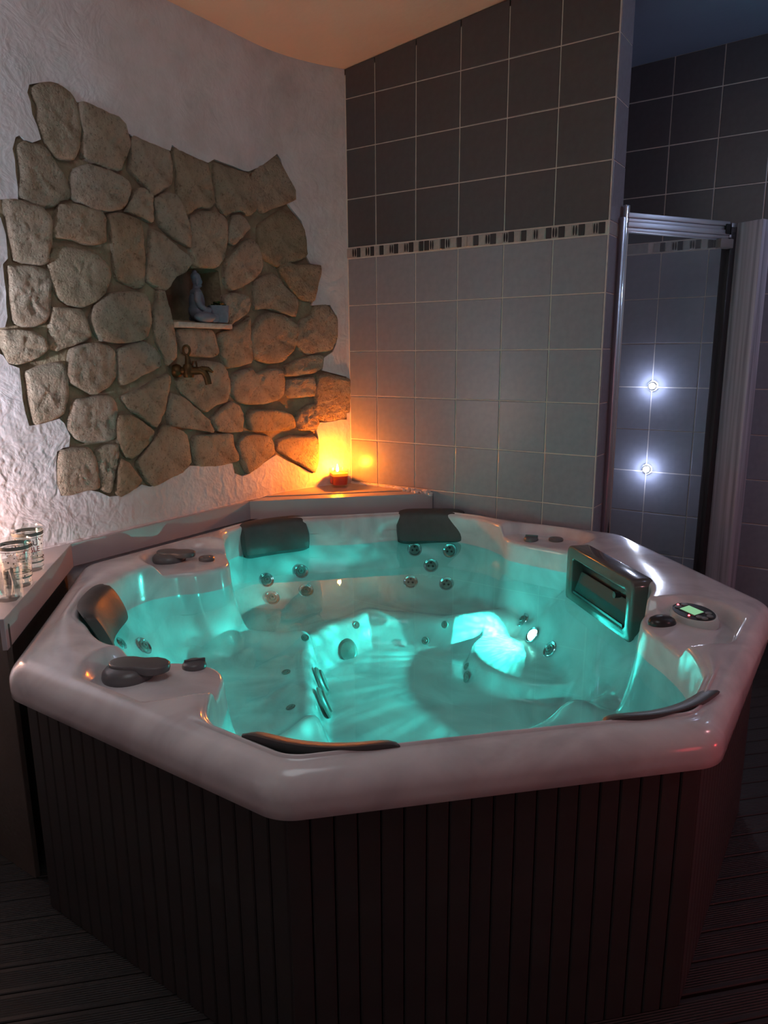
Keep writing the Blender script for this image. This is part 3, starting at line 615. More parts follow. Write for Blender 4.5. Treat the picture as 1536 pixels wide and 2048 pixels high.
def part(name, me, Mx=None, parent=None, label=None):
    """part given in world coordinates, parented to the tub"""
    o = bpy.data.objects.new(name, me); COL.objects.link(o); o.parent = parent or tub
    W0 = Matrix.Identity(4)
    if parent is None: o.matrix_parent_inverse = Matrix.Translation((-TC[0], -TC[1], 0))
    o.matrix_basis = Mx if Mx is not None else Matrix.Identity(4)
    if label: o['label'] = label
    return o
# skirt: planks on every side of the octagon that faces the room, trim posts at the corners
AS = .945; side = 2*AS*math.tan(PI/8); npl = 19; pw = side/npl
plank = MB().box((-pw/2+.0012, -.012, .0), (pw/2-.0012, 0, .585)).mesh('skirt_plank', M['skirt'], bevel=.0025, seg=1)
core = MB().prism([(math.cos(PI/8+k*PI/4)*(AS-.014)/math.cos(PI/8)+TC[0], math.sin(PI/8+k*PI/4)*(AS-.014)/math.cos(PI/8)+TC[1]) for k in range(8)], .005, .17).mesh('skirt_core', M['joint'])
part('base_pan', core, label='dark base under the skirt')
back = MB()
for k in range(8):
    a = k*PI/4; ct, st_ = math.cos(a), math.sin(a)
    p0 = Vector((TC[0]+ct*(AS-.0125)-st_*side/2, TC[1]+st_*(AS-.0125)+ct*side/2, 0)); p1 = Vector((TC[0]+ct*(AS-.0125)+st_*side/2, TC[1]+st_*(AS-.0125)-ct*side/2, 0))
    b = len(back.v); back.v += [tuple(p0), tuple(p1), (p1.x, p1.y, .58), (p0.x, p0.y, .58)]; back.f.append((b, b+1, b+2, b+3))
part('skirt_backing', back.mesh('skirt_backing', M['joint']))
for k in (-3, -2, -1, 0, 1):
    a = k*PI/4; Mz = Matrix.Translation((TC[0], TC[1], 0)) @ Matrix.Rotation(a-PI/2, 4, 'Z') @ Matrix.Translation((0, AS, 0))
    for i in range(npl): part('skirt_plank', plank, Mz @ Matrix.Translation(((i-(npl-1)/2)*pw, 0, R.uniform(-.0008, 0))) @ Matrix.Scale(1, 4))
# water
def build_water():
    th = np.arange(480)*2*PI/480; r = r_w(th)+.003
    v = [(TC[0], TC[1], ZW)]; f = []
    for q in (.25, .5, .75, 1.0):
        v += [(TC[0]+r[i]*q*math.cos(th[i]), TC[1]+r[i]*q*math.sin(th[i]), ZW) for i in range(480)]
    f += [(0, 1+i, 1+(i+1) % 480) for i in range(480)]
    for k in range(3):
        f += [(1+k*480+i, 1+(k+1)*480+i, 1+(k+1)*480+(i+1) % 480, 1+k*480+(i+1) % 480) for i in range(480)]
    return mesh('water', v, f, M['water'], True)
wa = obj('water', build_water()); tag(wa, 'clear turquoise lit water filling the hot tub to below its headrests', 'water', kind='stuff')

def P3(x, y, z): return Vector((TC[0]+x, TC[1]+y, z))
# headrests: curved pads standing on the inner wall of the rim
def pillow_mesh(wd=.285, h=.152, t=.036, bend=.034, lean=.35):
    nx, nz = 24, 10; v = []; f = []
    def pt(a, b, dpt):
        x = a*wd/2; 
        z = (.5+(b-.5)*(1-.16*abs(a)**8))*h; y = bend*a*a-.006
        curl = -.016*b*b                      # top curls back over the rim
        return (x, y+curl+dpt, z)
    for side_ in (0, 1):
        for j in range(nz+1):
            for i in range(nx+1):
                a = -1+2*i/nx; b = j/nz
                e = (1-abs(a)**8)**.5*(1-abs(2*b-1)**6)**.5
                d = t*(.15+.85*e) if side_ == 0 else 0
                wv = 1+.04*math.sin(PI*b)
                v.append(pt(a*wv, b, d))
    n = (nx+1)*(nz+1)
    for j in range(nz):
        for i in range(nx):
            k = j*(nx+1)+i; f.append((k, k+1, k+nx+2, k+nx+1)); f.append((n+k, n+k+nx+1, n+k+nx+2, n+k+1))
    per = [i for i in range(nx+1)]+[j*(nx+1)+nx for j in range(1, nz+1)]+[nz*(nx+1)+i for i in range(nx-1, -1, -1)]+[j*(nx+1) for j in range(nz-1, 0, -1)]
    for a, b in zip(per, per[1:]+per[:1]): f.append((a, n+a, n+b, b))
    b = MB(); b.v = v; b.f = f; return b.mesh('headrest', M['pillow'], True)
pil = pillow_mesh()
# (centre on the rim, inward direction, height of the lower edge, tilt)
for (x, y), (nx, ny), z0, tilt in (((-.585,-.592),(.70,.72),.512,.30), ((-.852,.394),(.90,-.44),.505,.14), ((-.385,.876),(.53,-.85),.510,.14), ((.392,-.848),(-.44,.90),.508,.12), ((.868,-.383),(-.85,.53),.508,.12)):
    ang = math.atan2(ny, nx)-PI/2
    Mx = Matrix.Translation(P3(x, y, z0)) @ Matrix.Rotation(ang, 4, 'Z') @ Matrix.Rotation(tilt, 4, 'X')
    part('headrest', pil, Mx)
# jets
ring = MB().lathe([(.030,0),(.0315,.003),(.029,.0055),(.0245,.004),(.0225,.0025),(.0,.002)], 28).mesh('jet', M['chrome'], True)
ins3 = MB().lathe([(.0215,.002),(.020,.0055),(.0,.0075)], 24)
for k in range(3):
    a = k*2*PI/3+.4; ins3.lathe([(.0045,.0062),(.0045,.0085),(.0,.0083)], 10, Matrix.Translation((.0105*math.cos(a), .0105*math.sin(a), 0)))
ins3 = ins3.mesh('jet_insert', M['jet_grey'], True); ins3.materials.append(M['rubber_black'])
for q in ins3.polygons:
    if .0055 < q.center.xy.length < .0155 and q.center.z > .0066: q.material_index = 1
ins1 = MB().lathe([(.0215,.002),(.017,.006),(.011,.0035),(.009,.009),(.005,.0095),(.004,.003),(0,.003)], 24).mesh('jet_nozzle', M['jet_grey'], True)
smallj = MB().lathe([(.014,0),(.0145,.002),(.012,.004),(.007,.0025),(.005,.005),(.0,.005)], 20).mesh('small_jet', M['jet_grey'], True)
cover = MB().lathe([(.042,0),(.043,.005),(.038,.010),(.032,.012),(.030,.018),(.0,.021)], 28, sx=1.25).mesh('suction_cover', M['jet_grey'], True)
def put(name, me, pos, nrm, extra=None):
    o = part(name, me, frame(pos, (.3,.2,1), nrm))
    if extra: obj(extra.name.split('.')[0], extra, o)
    return o
for p, nn in (((.057,-.667,.417),(.72,-.35,.60)), ((.126,-.532,.430),(.60,-.53,.60)), ((.105,-.690,.356),(.59,-.38,.71)), ((.176,-.562,.364),(.53,-.45,.72))): put('jet', ring, p, nn, ins1)
for p, nn in (((.454,-.161,.488),(.47,-.72,.52)), ((.595,-.101,.490),(.21,-.88,.42)), ((.537,-.162,.429),(.35,-.71,.61)), ((.488,-.248,.370),(.37,-.57,.73)), ((.624,-.180,.367),(.26,-.69,.68))): put('jet', ring, p, nn, ins3)
sj = MB().lathe([(.020,0),(.021,.002),(.018,.004),(.015,.003),(0,.002)], 24).mesh('jet', M['chrome'], True)
put('jet', ring, (.220,-1.400,.426), (.64,.43,.64), ins1); put('jet', sj, (.244,-1.494,.473), (.59,.54,.60), smallj)
for p, nn in (((.562,-1.125,.318),(-.1,-.15,.98)), ((.731,-1.297,.318),(-.26,-.14,.95)), ((.720,-.515,.250),(.3,-.85,.43)), ((.979,-.676,.226),(-.55,-.63,.55)), ((.492,-.945,.358),(.5,-.3,.8)), ((.490,-.645,.307),(.8,-.4,.43)), ((.783,-.478,.316),(.06,-.9,.44))): put('small_jet', smallj, p, nn)
put('suction_cover', cover, (.504,-.727,.228), (.75,-.34,.57))
put('suction_cover', cover, (.624,-1.030,.262), (.70,.62,.36)); put('suction_cover', cover, (.722,-1.140,.262), (.66,.66,.36))

put('jet', ring, (1.020,-.303,.327), (-.5,-.5,.7), ins1); put('jet', ring, (1.191,-.460,.304), (-.57,-.57,.58), ins1)
put('small_jet', smallj, (.940,-.598,.231), (-.5,-.64,.59)); put('small_jet', smallj, (.966,-.650,.226), (-.5,-.64,.59))
# underwater lamp
LP, LNV = Vector((1.087,-.365,.303)), Vector((-.55,-.58,.60)).normalized()
lo = put('underwater_lamp', ring, LP, LNV); lo['label'] = 'glowing turquoise lamp set in the wall under water'
obj('lamp_lens', MB().lathe([(.023,.002),(.018,.008),(0,.011)], 28, closed=False).mesh('lamp_lens', emit('turquoise_lamp', (.25,1.0,.80,1), 30), True), lo)
def pool_light(pos, aim, power, lo, hi):
    """spot under water with a pattern and upper cut-off added to its strength: uneven throw, little of it above the water level"""
    pl_ = light('pool_light', 'SPOT', pos, power, (.06, 1.0, .84), .004, pos+Vector(aim), spot_size=2.25, spot_blend=.55)
    pl_.data.use_nodes = True; nt = pl_.data.node_tree; em = nt.nodes['Emission']
    tc_ = nt.nodes.new('ShaderNodeTexCoord'); vo = nt.nodes.new('ShaderNodeTexVoronoi'); vo.feature = 'SMOOTH_F1'; vo.inputs['Scale'].default_value = 13; vo.inputs['Smoothness'].default_value = .35
    mr_ = nt.nodes.new('ShaderNodeMapRange'); mr_.inputs['From Max'].default_value = .6; mr_.inputs['To Min'].default_value = 1.6; mr_.inputs['To Max'].default_value = .45
    nt.links.new(tc_.outputs['Normal'], vo.inputs['Vector']); nt.links.new(vo.outputs['Distance'], mr_.inputs['Value'])
    sx_ = nt.nodes.new('ShaderNodeSeparateXYZ'); nt.links.new(tc_.outputs['Normal'], sx_.inputs[0])
    cut = nt.nodes.new('ShaderNodeMapRange'); cut.inputs['From Min'].default_value = lo; cut.inputs['From Max'].default_value = hi; cut.inputs['To Min'].default_value = 1; cut.inputs['To Max'].default_value = 0
    nt.links.new(sx_.outputs['Y'], cut.inputs['Value']); ml = nt.nodes.new('ShaderNodeMath'); ml.operation = 'MULTIPLY'
    nt.links.new(mr_.outputs['Result'], ml.inputs[0]); nt.links.new(cut.outputs['Result'], ml.inputs[1])
    dn = nt.nodes.new('ShaderNodeMapRange'); dn.inputs['From Min'].default_value = -.62; dn.inputs['From Max'].default_value = -.05; dn.inputs['To Min'].default_value = .07; dn.inputs['To Max'].default_value = 1
    nt.links.new(sx_.outputs['Y'], dn.inputs['Value']); m2 = nt.nodes.new('ShaderNodeMath'); m2.operation = 'MULTIPLY'
    nt.links.new(ml.outputs[0], m2.inputs[0]); nt.links.new(dn.outputs['Result'], m2.inputs[1]); nt.links.new(m2.outputs[0], em.inputs['Strength'])
pool_light(LP+LNV*.03, (-.66, -.70, -.12), 58, .20, .40)
# added fill lamp under the near headrest, hidden by the rim, to brighten the seat
L2, N2 = P3(.402, -.814, .421), Vector((-.40, .76, .51)).normalized()
l2 = put('underwater_lamp', ring, L2, N2); l2['label'] = 'added turquoise fill lamp, unseen below the near headrest'
lens2 = bpy.data.objects.new('lamp_lens', bpy.data.meshes['lamp_lens']); COL.objects.link(lens2); lens2.parent = l2
pool_light(L2+N2*.03, (-.62, .60, -.12), 22, .10, .30)

# ---- moulded controls
def disc(cx, cy, z, M0=None): return Matrix.Translation((cx, cy, z))
dome = MB().lathe([(.056,-.004),(.058,.006),(.056,.016),(.047,.026),(.028,.032),(0,.033)], 40).mesh('diverter', M['plastic_grey'], True)
lev = MB(); pts = []
for k in range(28):
    a = 2*PI*k/28; r = .043 if math.cos(a) < .6 else .043+.056*((math.cos(a)-.6)/.4)**.8
    pts.append((r*math.cos(a), .76*r*math.sin(a)))
lev.prism(pts, .018, .037); lever = lev.mesh('lever', M['plastic_grey'], bevel=.005, seg=3, auto=True)
for c, d in (((.022,-1.118,.604), (.131-.022, -1.043+1.118)), ((.700,-1.800,.604), (.10, .075))):
    o = part('diverter', dome, frame(c, (d[0], d[1], 0), (0, 0, 1)), label='large round grey diverter valve with a lever')
    l = obj('lever', lever, o); l.matrix_basis = Matrix.Rotation(-.18, 4, 'Z')
fin = MB().lathe([(.027,-.003),(.028,.006),(.025,.013),(.018,.017),(0,.018)], 32)
fin.prism([(-.022,-.0028),(.026,-.0028),(.026,.0028),(-.022,.0028)], .008, .0215)
fin = fin.mesh('air_knob', M['plastic_grey'], bevel=.0012, seg=1, auto=True)
flat = MB().lathe([(.027,-.003),(.028,.008),(.025,.012),(.012,.012),(.011,.0135),(0,.0135)], 32).mesh('air_knob', M['plastic_grey'], True)
for c, me, a in (((.131,-1.043,.605), flat, 0), ((.781,-1.680,.600), fin, .9), ((.992,-.180,.608), fin, .3), ((1.078,-.143,.609), flat, 0)):
    part('air_knob', me, Matrix.Translation(c) @ Matrix.Rotation(a, 4, 'Z'))
oval = MB().lathe([(.036,-.004),(.037,.006),(.033,.015),(.022,.021),(0,.023)], 32, sx=1.0, sy=.8).mesh('air_knob', M['plastic_dark'], True)
part('air_knob', oval, Matrix.Translation((1.628,-.818,.606)) @ Matrix.Rotation(.7, 4, 'Z'), label='dark oval air knob beside the control panel')
# control panel: pale rim, dark face, display and keys
PM = frame((1.695,-.752,.613), (.80,-.60,.0), (-.10,-.12,.99))
pr = MB().lathe([(.075,-.004),(.077,.010),(.071,.020),(.066,.021)], 48, sy=.62, closed=False).mesh('control_panel', simple('clear_rim', lin(196,204,204), .2), True)
cp = part('control_panel', pr, PM, label='oval control panel with a green lit display')
obj('face', MB().lathe([(.069,.014),(.067,.022),(0,.0225)], 48, sy=.60).mesh('face', M['plastic_dark'], True), cp)
obj('display', MB().box((-.033,-.016,.0215),(.021,.014,.0245)).mesh('display', emit('green_display', (.34,.72,.40,1), .75)), cp)
obj('display_bezel', MB().box((-.036,-.019,.0205),(.024,.017,.0235)).mesh('display_bezel', M['plastic_grey']), cp)
key = MB().lathe([(.0075,0),(.0075,.002),(0,.0025)], 20, sx=1.25).mesh('key', simple('grey_key', lin(120,118,116), .4), True)
for x, y in ((-.048,.012),(-.048,-.010),(.034,.018),(.050,.008),(.036,-.014),(.051,-.010)): obj('key', key, cp, (x, y, .022))
ledr = MB().lathe([(.003,0),(.002,.002),(0,.0025)], 12).mesh('indicator', emit('red_indicator', (1,.05,.06,1), 14), True)
for x, y in ((-.059,.0),(.012,-.026)): obj('indicator', ledr, cp, (x, y, .022))
# filter housing with a floating flap
FU = (-.045, .695)
FM = frame(P3((FU[0]+FU[1])/math.sqrt(2), (FU[1]-FU[0])/math.sqrt(2), .548), (.7071,-.7071,0), (0,0,1))   # local y points away from the pool
def rrect(w2, h2, r, n=6):
    out = []
    for cx, cy, a0 in ((w2-r, h2-r, 0), (-w2+r, h2-r, PI/2), (-w2+r, -h2+r, PI), (w2-r, -h2+r, 3*PI/2)):
        out += [(cx+r*math.cos(a0+k*PI/2/n), cy+r*math.sin(a0+k*PI/2/n)) for k in range(n+1)]
    return out
def ring_frame(o, i, y0, y1):
    n = len(o); v = [(x, y0, z) for x, z in o]+[(x, y0, z) for x, z in i]+[(x, y1, z) for x, z in o]+[(x, y1, z) for x, z in i]; f = []
    for k in range(n):
        j = (k+1) % n
        f += [(k, j, n+j, n+k), (2*n+k, 3*n+k, 3*n+j, 2*n+j), (k, 2*n+k, 2*n+j, j), (n+k, n+j, 3*n+j, 3*n+k)]
    b = MB(); b.v = v; b.f = f; return b
fh = part('filter_housing', ring_frame(rrect(.226,.103,.03), rrect(.182,.060,.012), -.012, .060).mesh('filter_housing', simple('glossy_dark_grey', lin(92,88,84), .12), bevel=.006, seg=3, auto=True), FM, label='glossy dark filter frame standing half in the water')
obj('slot_back', MB().box((-.186,.030,-.064),(.186,.034,.064)).mesh('slot_back', M['plastic_dark']), fh)
fp = obj('flap', MB().box((-.172,-.003,0),(.172,.003,.075)).mesh('flap', simple('matt_flap', lin(62,68,68), .75), bevel=.002), fh, (0, -.002, -.056)); fp.rotation_euler = (-.35, 0, 0)
obj('flap_rail', MB().box((-.17,-.010,-.060),(.17,-.002,-.052)).mesh('flap_rail', M['plastic_dark']), fh)
obj('flap_catch', MB().lathe([(.010,0),(.010,.02),(0,.02)], 16).mesh('flap_catch', M['plastic_dark'], True), fh, (.12, .005, .028), (PI/2, 0, 0))

# ------------------------------------------------------------------ boards round the tub
AB = 1.003; zt, zf = .71, .632
def ov(k, ap=AB): a = (2*k+1)*PI/8; r = ap/math.cos(PI/8); return (TC[0]+r*math.cos(a), TC[1]+r*math.sin(a))
V1, V2, V3, V4 = ov(2), ov(3), ov(4), ov(5)
t = (V1[1]+.008)/(V1[1]-V2[1]); V1 = (V1[0]+(V2[0]-V1[0])*t, -.008)
t = (-1.905-V3[1])/(V4[1]-V3[1]); V4 = (V3[0]+(V4[0]-V3[0])*t, -1.905)
sh = empty('tub_surround', (-.05, -.9, 0)); tag(sh, 'pale boxed-in ledge between the hot tub, stone wall and tiled corner', 'ledge')
def sp(name, mb, mat, bevel=.0015):
    o = obj(name, mb.mesh(name, mat, bevel=bevel, seg=1), sh, (.05, .9, 0)); return o
def inset(a, b, d):     # line a-b moved d to the left (away from the tub)
    e = Vector((b[0]-a[0], b[1]-a[1])).normalized(); n = Vector((e.y, -e.x))
    return (a[0]+n.x*d, a[1]+n.y*d), (b[0]+n.x*d, b[1]+n.y*d)
I1, I2 = inset(V1, V2, .095)
I1 = (V1[0]-.115, -.008); I2 = (-.122, V2[1]+.105)
sp('front_board', MB().prism([V1, I1, I2, V2], zt-.018, zt), M['laminate'])
sp('corner_board', MB().prism([I1, (.0, -.010), (-.045, -.09), (-.085, -.18), (-.112, -.28), (-.122, -.40), I2], zt-.018, zt+.004), M['laminate_warm'])
sp('side_board', MB().prism([V2, (-.1285, V2[1]+.002), (-.1285, V3[1]), V3], zt-.018, zt), M['laminate'])
sp('end_board', MB().prism([V3, (-.1285, V3[1]), (-.1285, -1.905), V4], zt-.018, zt), M['laminate'])
def fascia(a, b):
    e = Vector((b[0]-a[0], b[1]-a[1])).normalized(); n = Vector((-e.y, e.x))
    return MB().prism([(a[0]+n.x*.002, a[1]+n.y*.002), (b[0]+n.x*.002, b[1]+n.y*.002), (b[0]-n.x*.010, b[1]-n.y*.010), (a[0]-n.x*.010, a[1]-n.y*.010)], zf, zt+.0006)
for a, b in ((V1, V2), (V2, V3), (V3, V4)): sp('fascia', fascia(a, b), M['laminate'])
e = Vector((V4[0]-V3[0], V4[1]-V3[1])).normalized(); n = Vector((e.y, -e.x))
q3, q4 = (V3[0]-.004, V3[1]-.022), (V4[0]-.034, V4[1]+.012)
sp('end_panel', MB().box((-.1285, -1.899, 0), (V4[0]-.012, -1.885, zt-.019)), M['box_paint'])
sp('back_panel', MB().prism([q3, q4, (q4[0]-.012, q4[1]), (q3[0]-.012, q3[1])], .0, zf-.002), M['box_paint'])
# bead of sealant along the walls
pts = [wl(s, zt+.001+R.uniform(-.001, .001), .002) for s in [.03+.02*i for i in range(94)]]
sp('sealant_bead', MB().tube(pts, [R.uniform(.0035, .006) for _ in pts], 8), M['plaster'], 0)
pts = [(x, -.010, zt+.006+R.uniform(-.002, .003)) for x in [.01+.015*i for i in range(30)]]
sp('sealant_bead', MB().tube(pts, [R.uniform(.004, .010) for _ in pts], 8), M['plaster'], 0)
rb = MB()
for k in range(16):
    cx, cy, s = R.uniform(.30, .47), R.uniform(-.05, -.014), R.uniform(.007, .016)
    Mx = Matrix.Translation((cx, cy, zt+s*.3)) @ Matrix.Rotation(R.uniform(0, 3), 4, Vector((R.random(), R.random(), R.random())))
    rb.lathe([(0,-s*.6),(s,-s*.2),(s*.8,s*.3),(0,s*.5)], 6, Mx, closed=False)
o = sp('crumbled_mortar', rb, M['plaster'], 0); o['kind'] = 'stuff'

# ------------------------------------------------------------------ candle
CX, CY = .012, -.112
ca = empty('candle', (CX, CY, zt+.004), (0, 0, -.60)); tag(ca, 'lit red candle in a square glass in the tiled corner', 'candle')
def sqring(prof, mat, name, cap=True):
    n = 24; v = []; f = []
    def sq(k, r):
        a = 2*PI*(k+.5)/n; c, s = math.cos(a), math.sin(a); q = (abs(c)**6+abs(s)**6)**(-1/6); return r*c*q, r*s*q
    for r, z in prof:
        for k in range(n): x, y = sq(k, r); v.append((x, y, z))
    for i in range(len(prof)-1):
        for k in range(n): f.append((i*n+k, i*n+(k+1) % n, (i+1)*n+(k+1) % n, (i+1)*n+k))
    if cap: f.append(tuple(reversed(range(n)))); f.append(tuple(range((len(prof)-1)*n, len(prof)*n)))
    b = MB(); b.v = v; b.f = f; return b.mesh(name, mat, True)
obj('glass_cup', sqring([(.033,0),(.034,.003),(.040,.084),(.0385,.0845),(.0355,.012)], thin_glass('candle_glass', (.97,.95,.93,1), .03, 1.0), 'glass_cup'), ca)
wx_ = NT('red_wax'); wb = wx_.n('BsdfPrincipled', {'Base Color': lin(176,40,34), 'Roughness': .4}); wt = wx_.n('BsdfTranslucent', {'Color': (.85,.22,.12,1)})
red = wx_.end(wx_.n('MixShader', {0: .4, 1: wb.outputs[0], 2: wt.outputs[0]}).outputs[0])
yw = NT('molten_wax'); wb = yw.n('BsdfPrincipled', {'Base Color': lin(236,210,120), 'Roughness': .3}); wt = yw.n('BsdfTranslucent', {'Color': (.95,.80,.30,1)})
yel = yw.end(yw.n('MixShader', {0: .6, 1: wb.outputs[0], 2: wt.outputs[0]}).outputs[0])
obj('wax', sqring([(.0325,.013),(.0352,.052)], red, 'wax'), ca)
obj('molten_wax', sqring([(.0352,.0525),(.0362,.066),(.030,.064)], yel, 'molten_wax'), ca)
obj('wick', MB().tube([(-.006,-.004,.062),(-.006,-.004,.072)], .0012, 6).mesh('wick', M['ink_black']), ca)
obj('flame', MB().lathe([(0,.068),(.0048,.073),(.0062,.080),(.0045,.090),(.0018,.100),(0,.106)], 16, Matrix.Translation((-.006,-.004,0)), closed=False).mesh('flame', emit('flame', (1,.62,.20,1), 60), True), ca)
lb = obj('label', MB().box((-.0165,-.0005,0),(.0165,.0005,.032)).mesh('label', simple('dark_red_label', lin(120,26,30), .5)), ca, (0,-.0372,.017), (-.075,0,0))
obj('label_panel', MB().box((-.014,-.0012,.003),(.014,0,.029)).mesh('label_panel', simple('rose_label', lin(196,92,92), .5)), lb)
LN = MB()
for z, wd in ((.022,.008),(.019,.011),(.016,.006),(.010,.007)): LN.box((-wd/2,-.0016,z),(wd/2,-.0005,z+.0009))
obj('label_lines', LN.mesh('label_lines', M['ink_red']), lb)
fm = ca.matrix_basis
light('candle_light', 'POINT', (CX-.006, CY-.004, zt+.093), 19, (1.0, .20, .006), .008)

# ------------------------------------------------------------------ drinking glasses
def text_mesh(txt, size, mat, radius_at, zc_, th0, name):
    cu_ = bpy.data.curves.new(name, 'FONT'); cu_.body = txt; cu_.size = size; cu_.align_x = 'CENTER'; cu_.align_y = 'CENTER'; cu_.extrude = 0.0; cu_.offset = size*.012
    o = bpy.data.objects.new('t', cu_); COL.objects.link(o); bpy.context.view_layer.update()
    me = bpy.data.meshes.new_from_object(o.evaluated_get(bpy.context.evaluated_depsgraph_get())); bpy.data.objects.remove(o)
    bm = bmesh.new(); bm.from_mesh(me)
    bmesh.ops.subdivide_edges(bm, edges=[e for e in bm.edges if e.calc_length() > .004], cuts=2)
    for v in bm.verts:
        z = zc_+v.co.y; r = radius_at(z)+.0006; a = th0+v.co.x/r; v.co = (r*math.cos(a), r*math.sin(a), z)
    bm.to_mesh(me); bm.free(); me.materials.clear(); me.materials.append(mat); me.name = name; return me
def tumbler(loc, rot, label, seed, text):
    rr = random.Random(seed); rb_, rt, h = .0335, .0425, .128
    ra = lambda z: rb_+(rt-rb_)*z/h
    t = empty('tumbler', loc, (0, 0, rot)); tag(t, label, 'glass', 'printed tumblers on the ledge')
    obj('glass_body', MB().lathe([(rb_-.004,0),(rb_,.002),(rt,h),(rt-.0015,h+.0008),(rt-.003,h),(rb_-.001,.012),(0,.011)], 40).mesh('glass_body', M['glass'], True), t)
    def band(name, z0, z1, mat): obj(name, MB().lathe([(ra(z0)+.0005,z0),(ra(z1)+.0005,z1)], 40, closed=False).mesh(name, mat, True), t)
    band('printed_band', .106, .116, M['frost']); band('printed_line', .1005, .102, M['frost']); band('printed_line', .040, .0415, M['ink_black'])
    band('printed_band', .026, .030, M['frost']); band('printed_line', .012, .0135, M['frost'])
    mk, mr, mc = MB(), MB(), MB()
    for k in range(110):
        a = rr.uniform(0, 2*PI); z = rr.choice((rr.uniform(.046, .098), rr.uniform(.092, .100), rr.uniform(.030, .044))); s = rr.uniform(.0008, .0026)
        if abs(((a-PI*1.5+PI) % (2*PI))-PI) < .75 and .056 < z < .092 and text: continue
        p = Vector(((ra(z)+.0006)*math.cos(a), (ra(z)+.0006)*math.sin(a), z)); fm_ = frame(p, (0,0,1), (math.cos(a), math.sin(a), 0))
        n = rr.choice((3, 4, 4, 6, 8))
        (mk if rr.random() < .62 else mr if rr.random() < .5 else mc).add([(s*math.cos(2*PI*i/n)*rr.uniform(.6, 1.5), s*math.sin(2*PI*i/n), 0) for i in range(n)], [tuple(range(n))], fm_)
    for nm, q, mt in (('printed_motif', mk, M['ink_black']), ('printed_motif', mr, M['ink_red']), ('printed_motif', mc, M['ink_cream'])): obj(nm, q.mesh(nm, mt), t)
    if text:
        obj('lettering', text_mesh('EAU', .021, M['ink_black'], ra, .086, PI*1.5+.05, 'lettering'), t)
        obj('lettering', text_mesh('ABLE', .021, M['ink_red'], ra, .067, PI*1.5+.10, 'lettering'), t)
    return t
tumbler((.060,-1.640,zt), 1.15, 'printed tumbler with dark and red lettering, the one farther back on the ledge', 3, True)
tumbler((.172,-1.742,zt), -1.1, 'printed tumbler with scattered motifs, behind the plain clear glass', 9, False)
cg = empty('clear_glass', (.258,-1.815,zt)); tag(cg, 'short plain clear glass with crumpled film inside, nearest the ledge end', 'glass')
obj('glass_body', MB().lathe([(.029,0),(.032,.003),(.036,.088),(.0345,.0885),(.033,.087),(.029,.010),(0,.009)], 32).mesh('glass_body', M['glass'], True), cg)
fv = MB(); n = 26
for k in range(n):
    a = 2*PI*k/n; r = .020+R.uniform(-.008, .009)
    fv.v += [(r*math.cos(a)*.7, r*math.sin(a)*.7, .012), (r*math.cos(a+.2), r*math.sin(a+.2), .045+R.uniform(-.005, .005)), (r*.8*math.cos(a+.1), r*.8*math.sin(a+.1), .078+R.uniform(-.014, .006))]
fv.f = [(3*k+i, 3*((k+1) % n)+i, 3*((k+1) % n)+i+1, 3*k+i+1) for k in range(n) for i in (0, 1)]
obj('film', fv.mesh('film', M['film']), cg)

# ------------------------------------------------------------------ niche: shelf slab, seated figure planter
sl_ = obj('stone_slab', None or MB().prism([(-.135, -.632), (.022, -.628), (.028, -.70), (.022, -.80), (.028, -.904), (-.135, -.908)], 1.414, 1.434).mesh('stone_slab', M['shelf_stone'], bevel=.004, seg=2, auto=True), wleft)
sl_.name = 'stone_slab'; sl_.location = (-.13+.005, 0, 0)
def remeshed(name, mb, mat, vox, sm=2):
    me = mb.mesh(name+'_raw', mat); o = bpy.data.objects.new(name, me); COL.objects.link(o)
    md = o.modifiers.new('r', 'REMESH'); md.mode = 'VOXEL'; md.voxel_size = vox; md.use_smooth_shade = True
    if sm: s2 = o.modifiers.new('s', 'SMOOTH'); s2.iterations = sm; s2.factor = .5
    bpy.context.view_layer.update()
    me2 = bpy.data.meshes.new_from_object(o.evaluated_get(bpy.context.evaluated_depsgraph_get())); me2.name = name
    bpy.data.objects.remove(o); me2.materials.clear(); me2.materials.append(mat)
    me2.polygons.foreach_set('use_smooth', [True]*len(me2.polygons)); return me2
def ell(b, c, r, rot=(0, 0, 0), n=20):
    from mathutils import Euler
    prof = [(math.sin(PI*i/12), -math.cos(PI*i/12)) for i in range(13)]; prof[0] = (0, -1); prof[-1] = (0, 1)
    Mx = Matrix.Translation(c) @ Euler(rot).to_matrix().to_4x4() @ Matrix.Diagonal((r[0], r[1], r[2], 1))
    b.lathe(prof, n, Mx, closed=False)
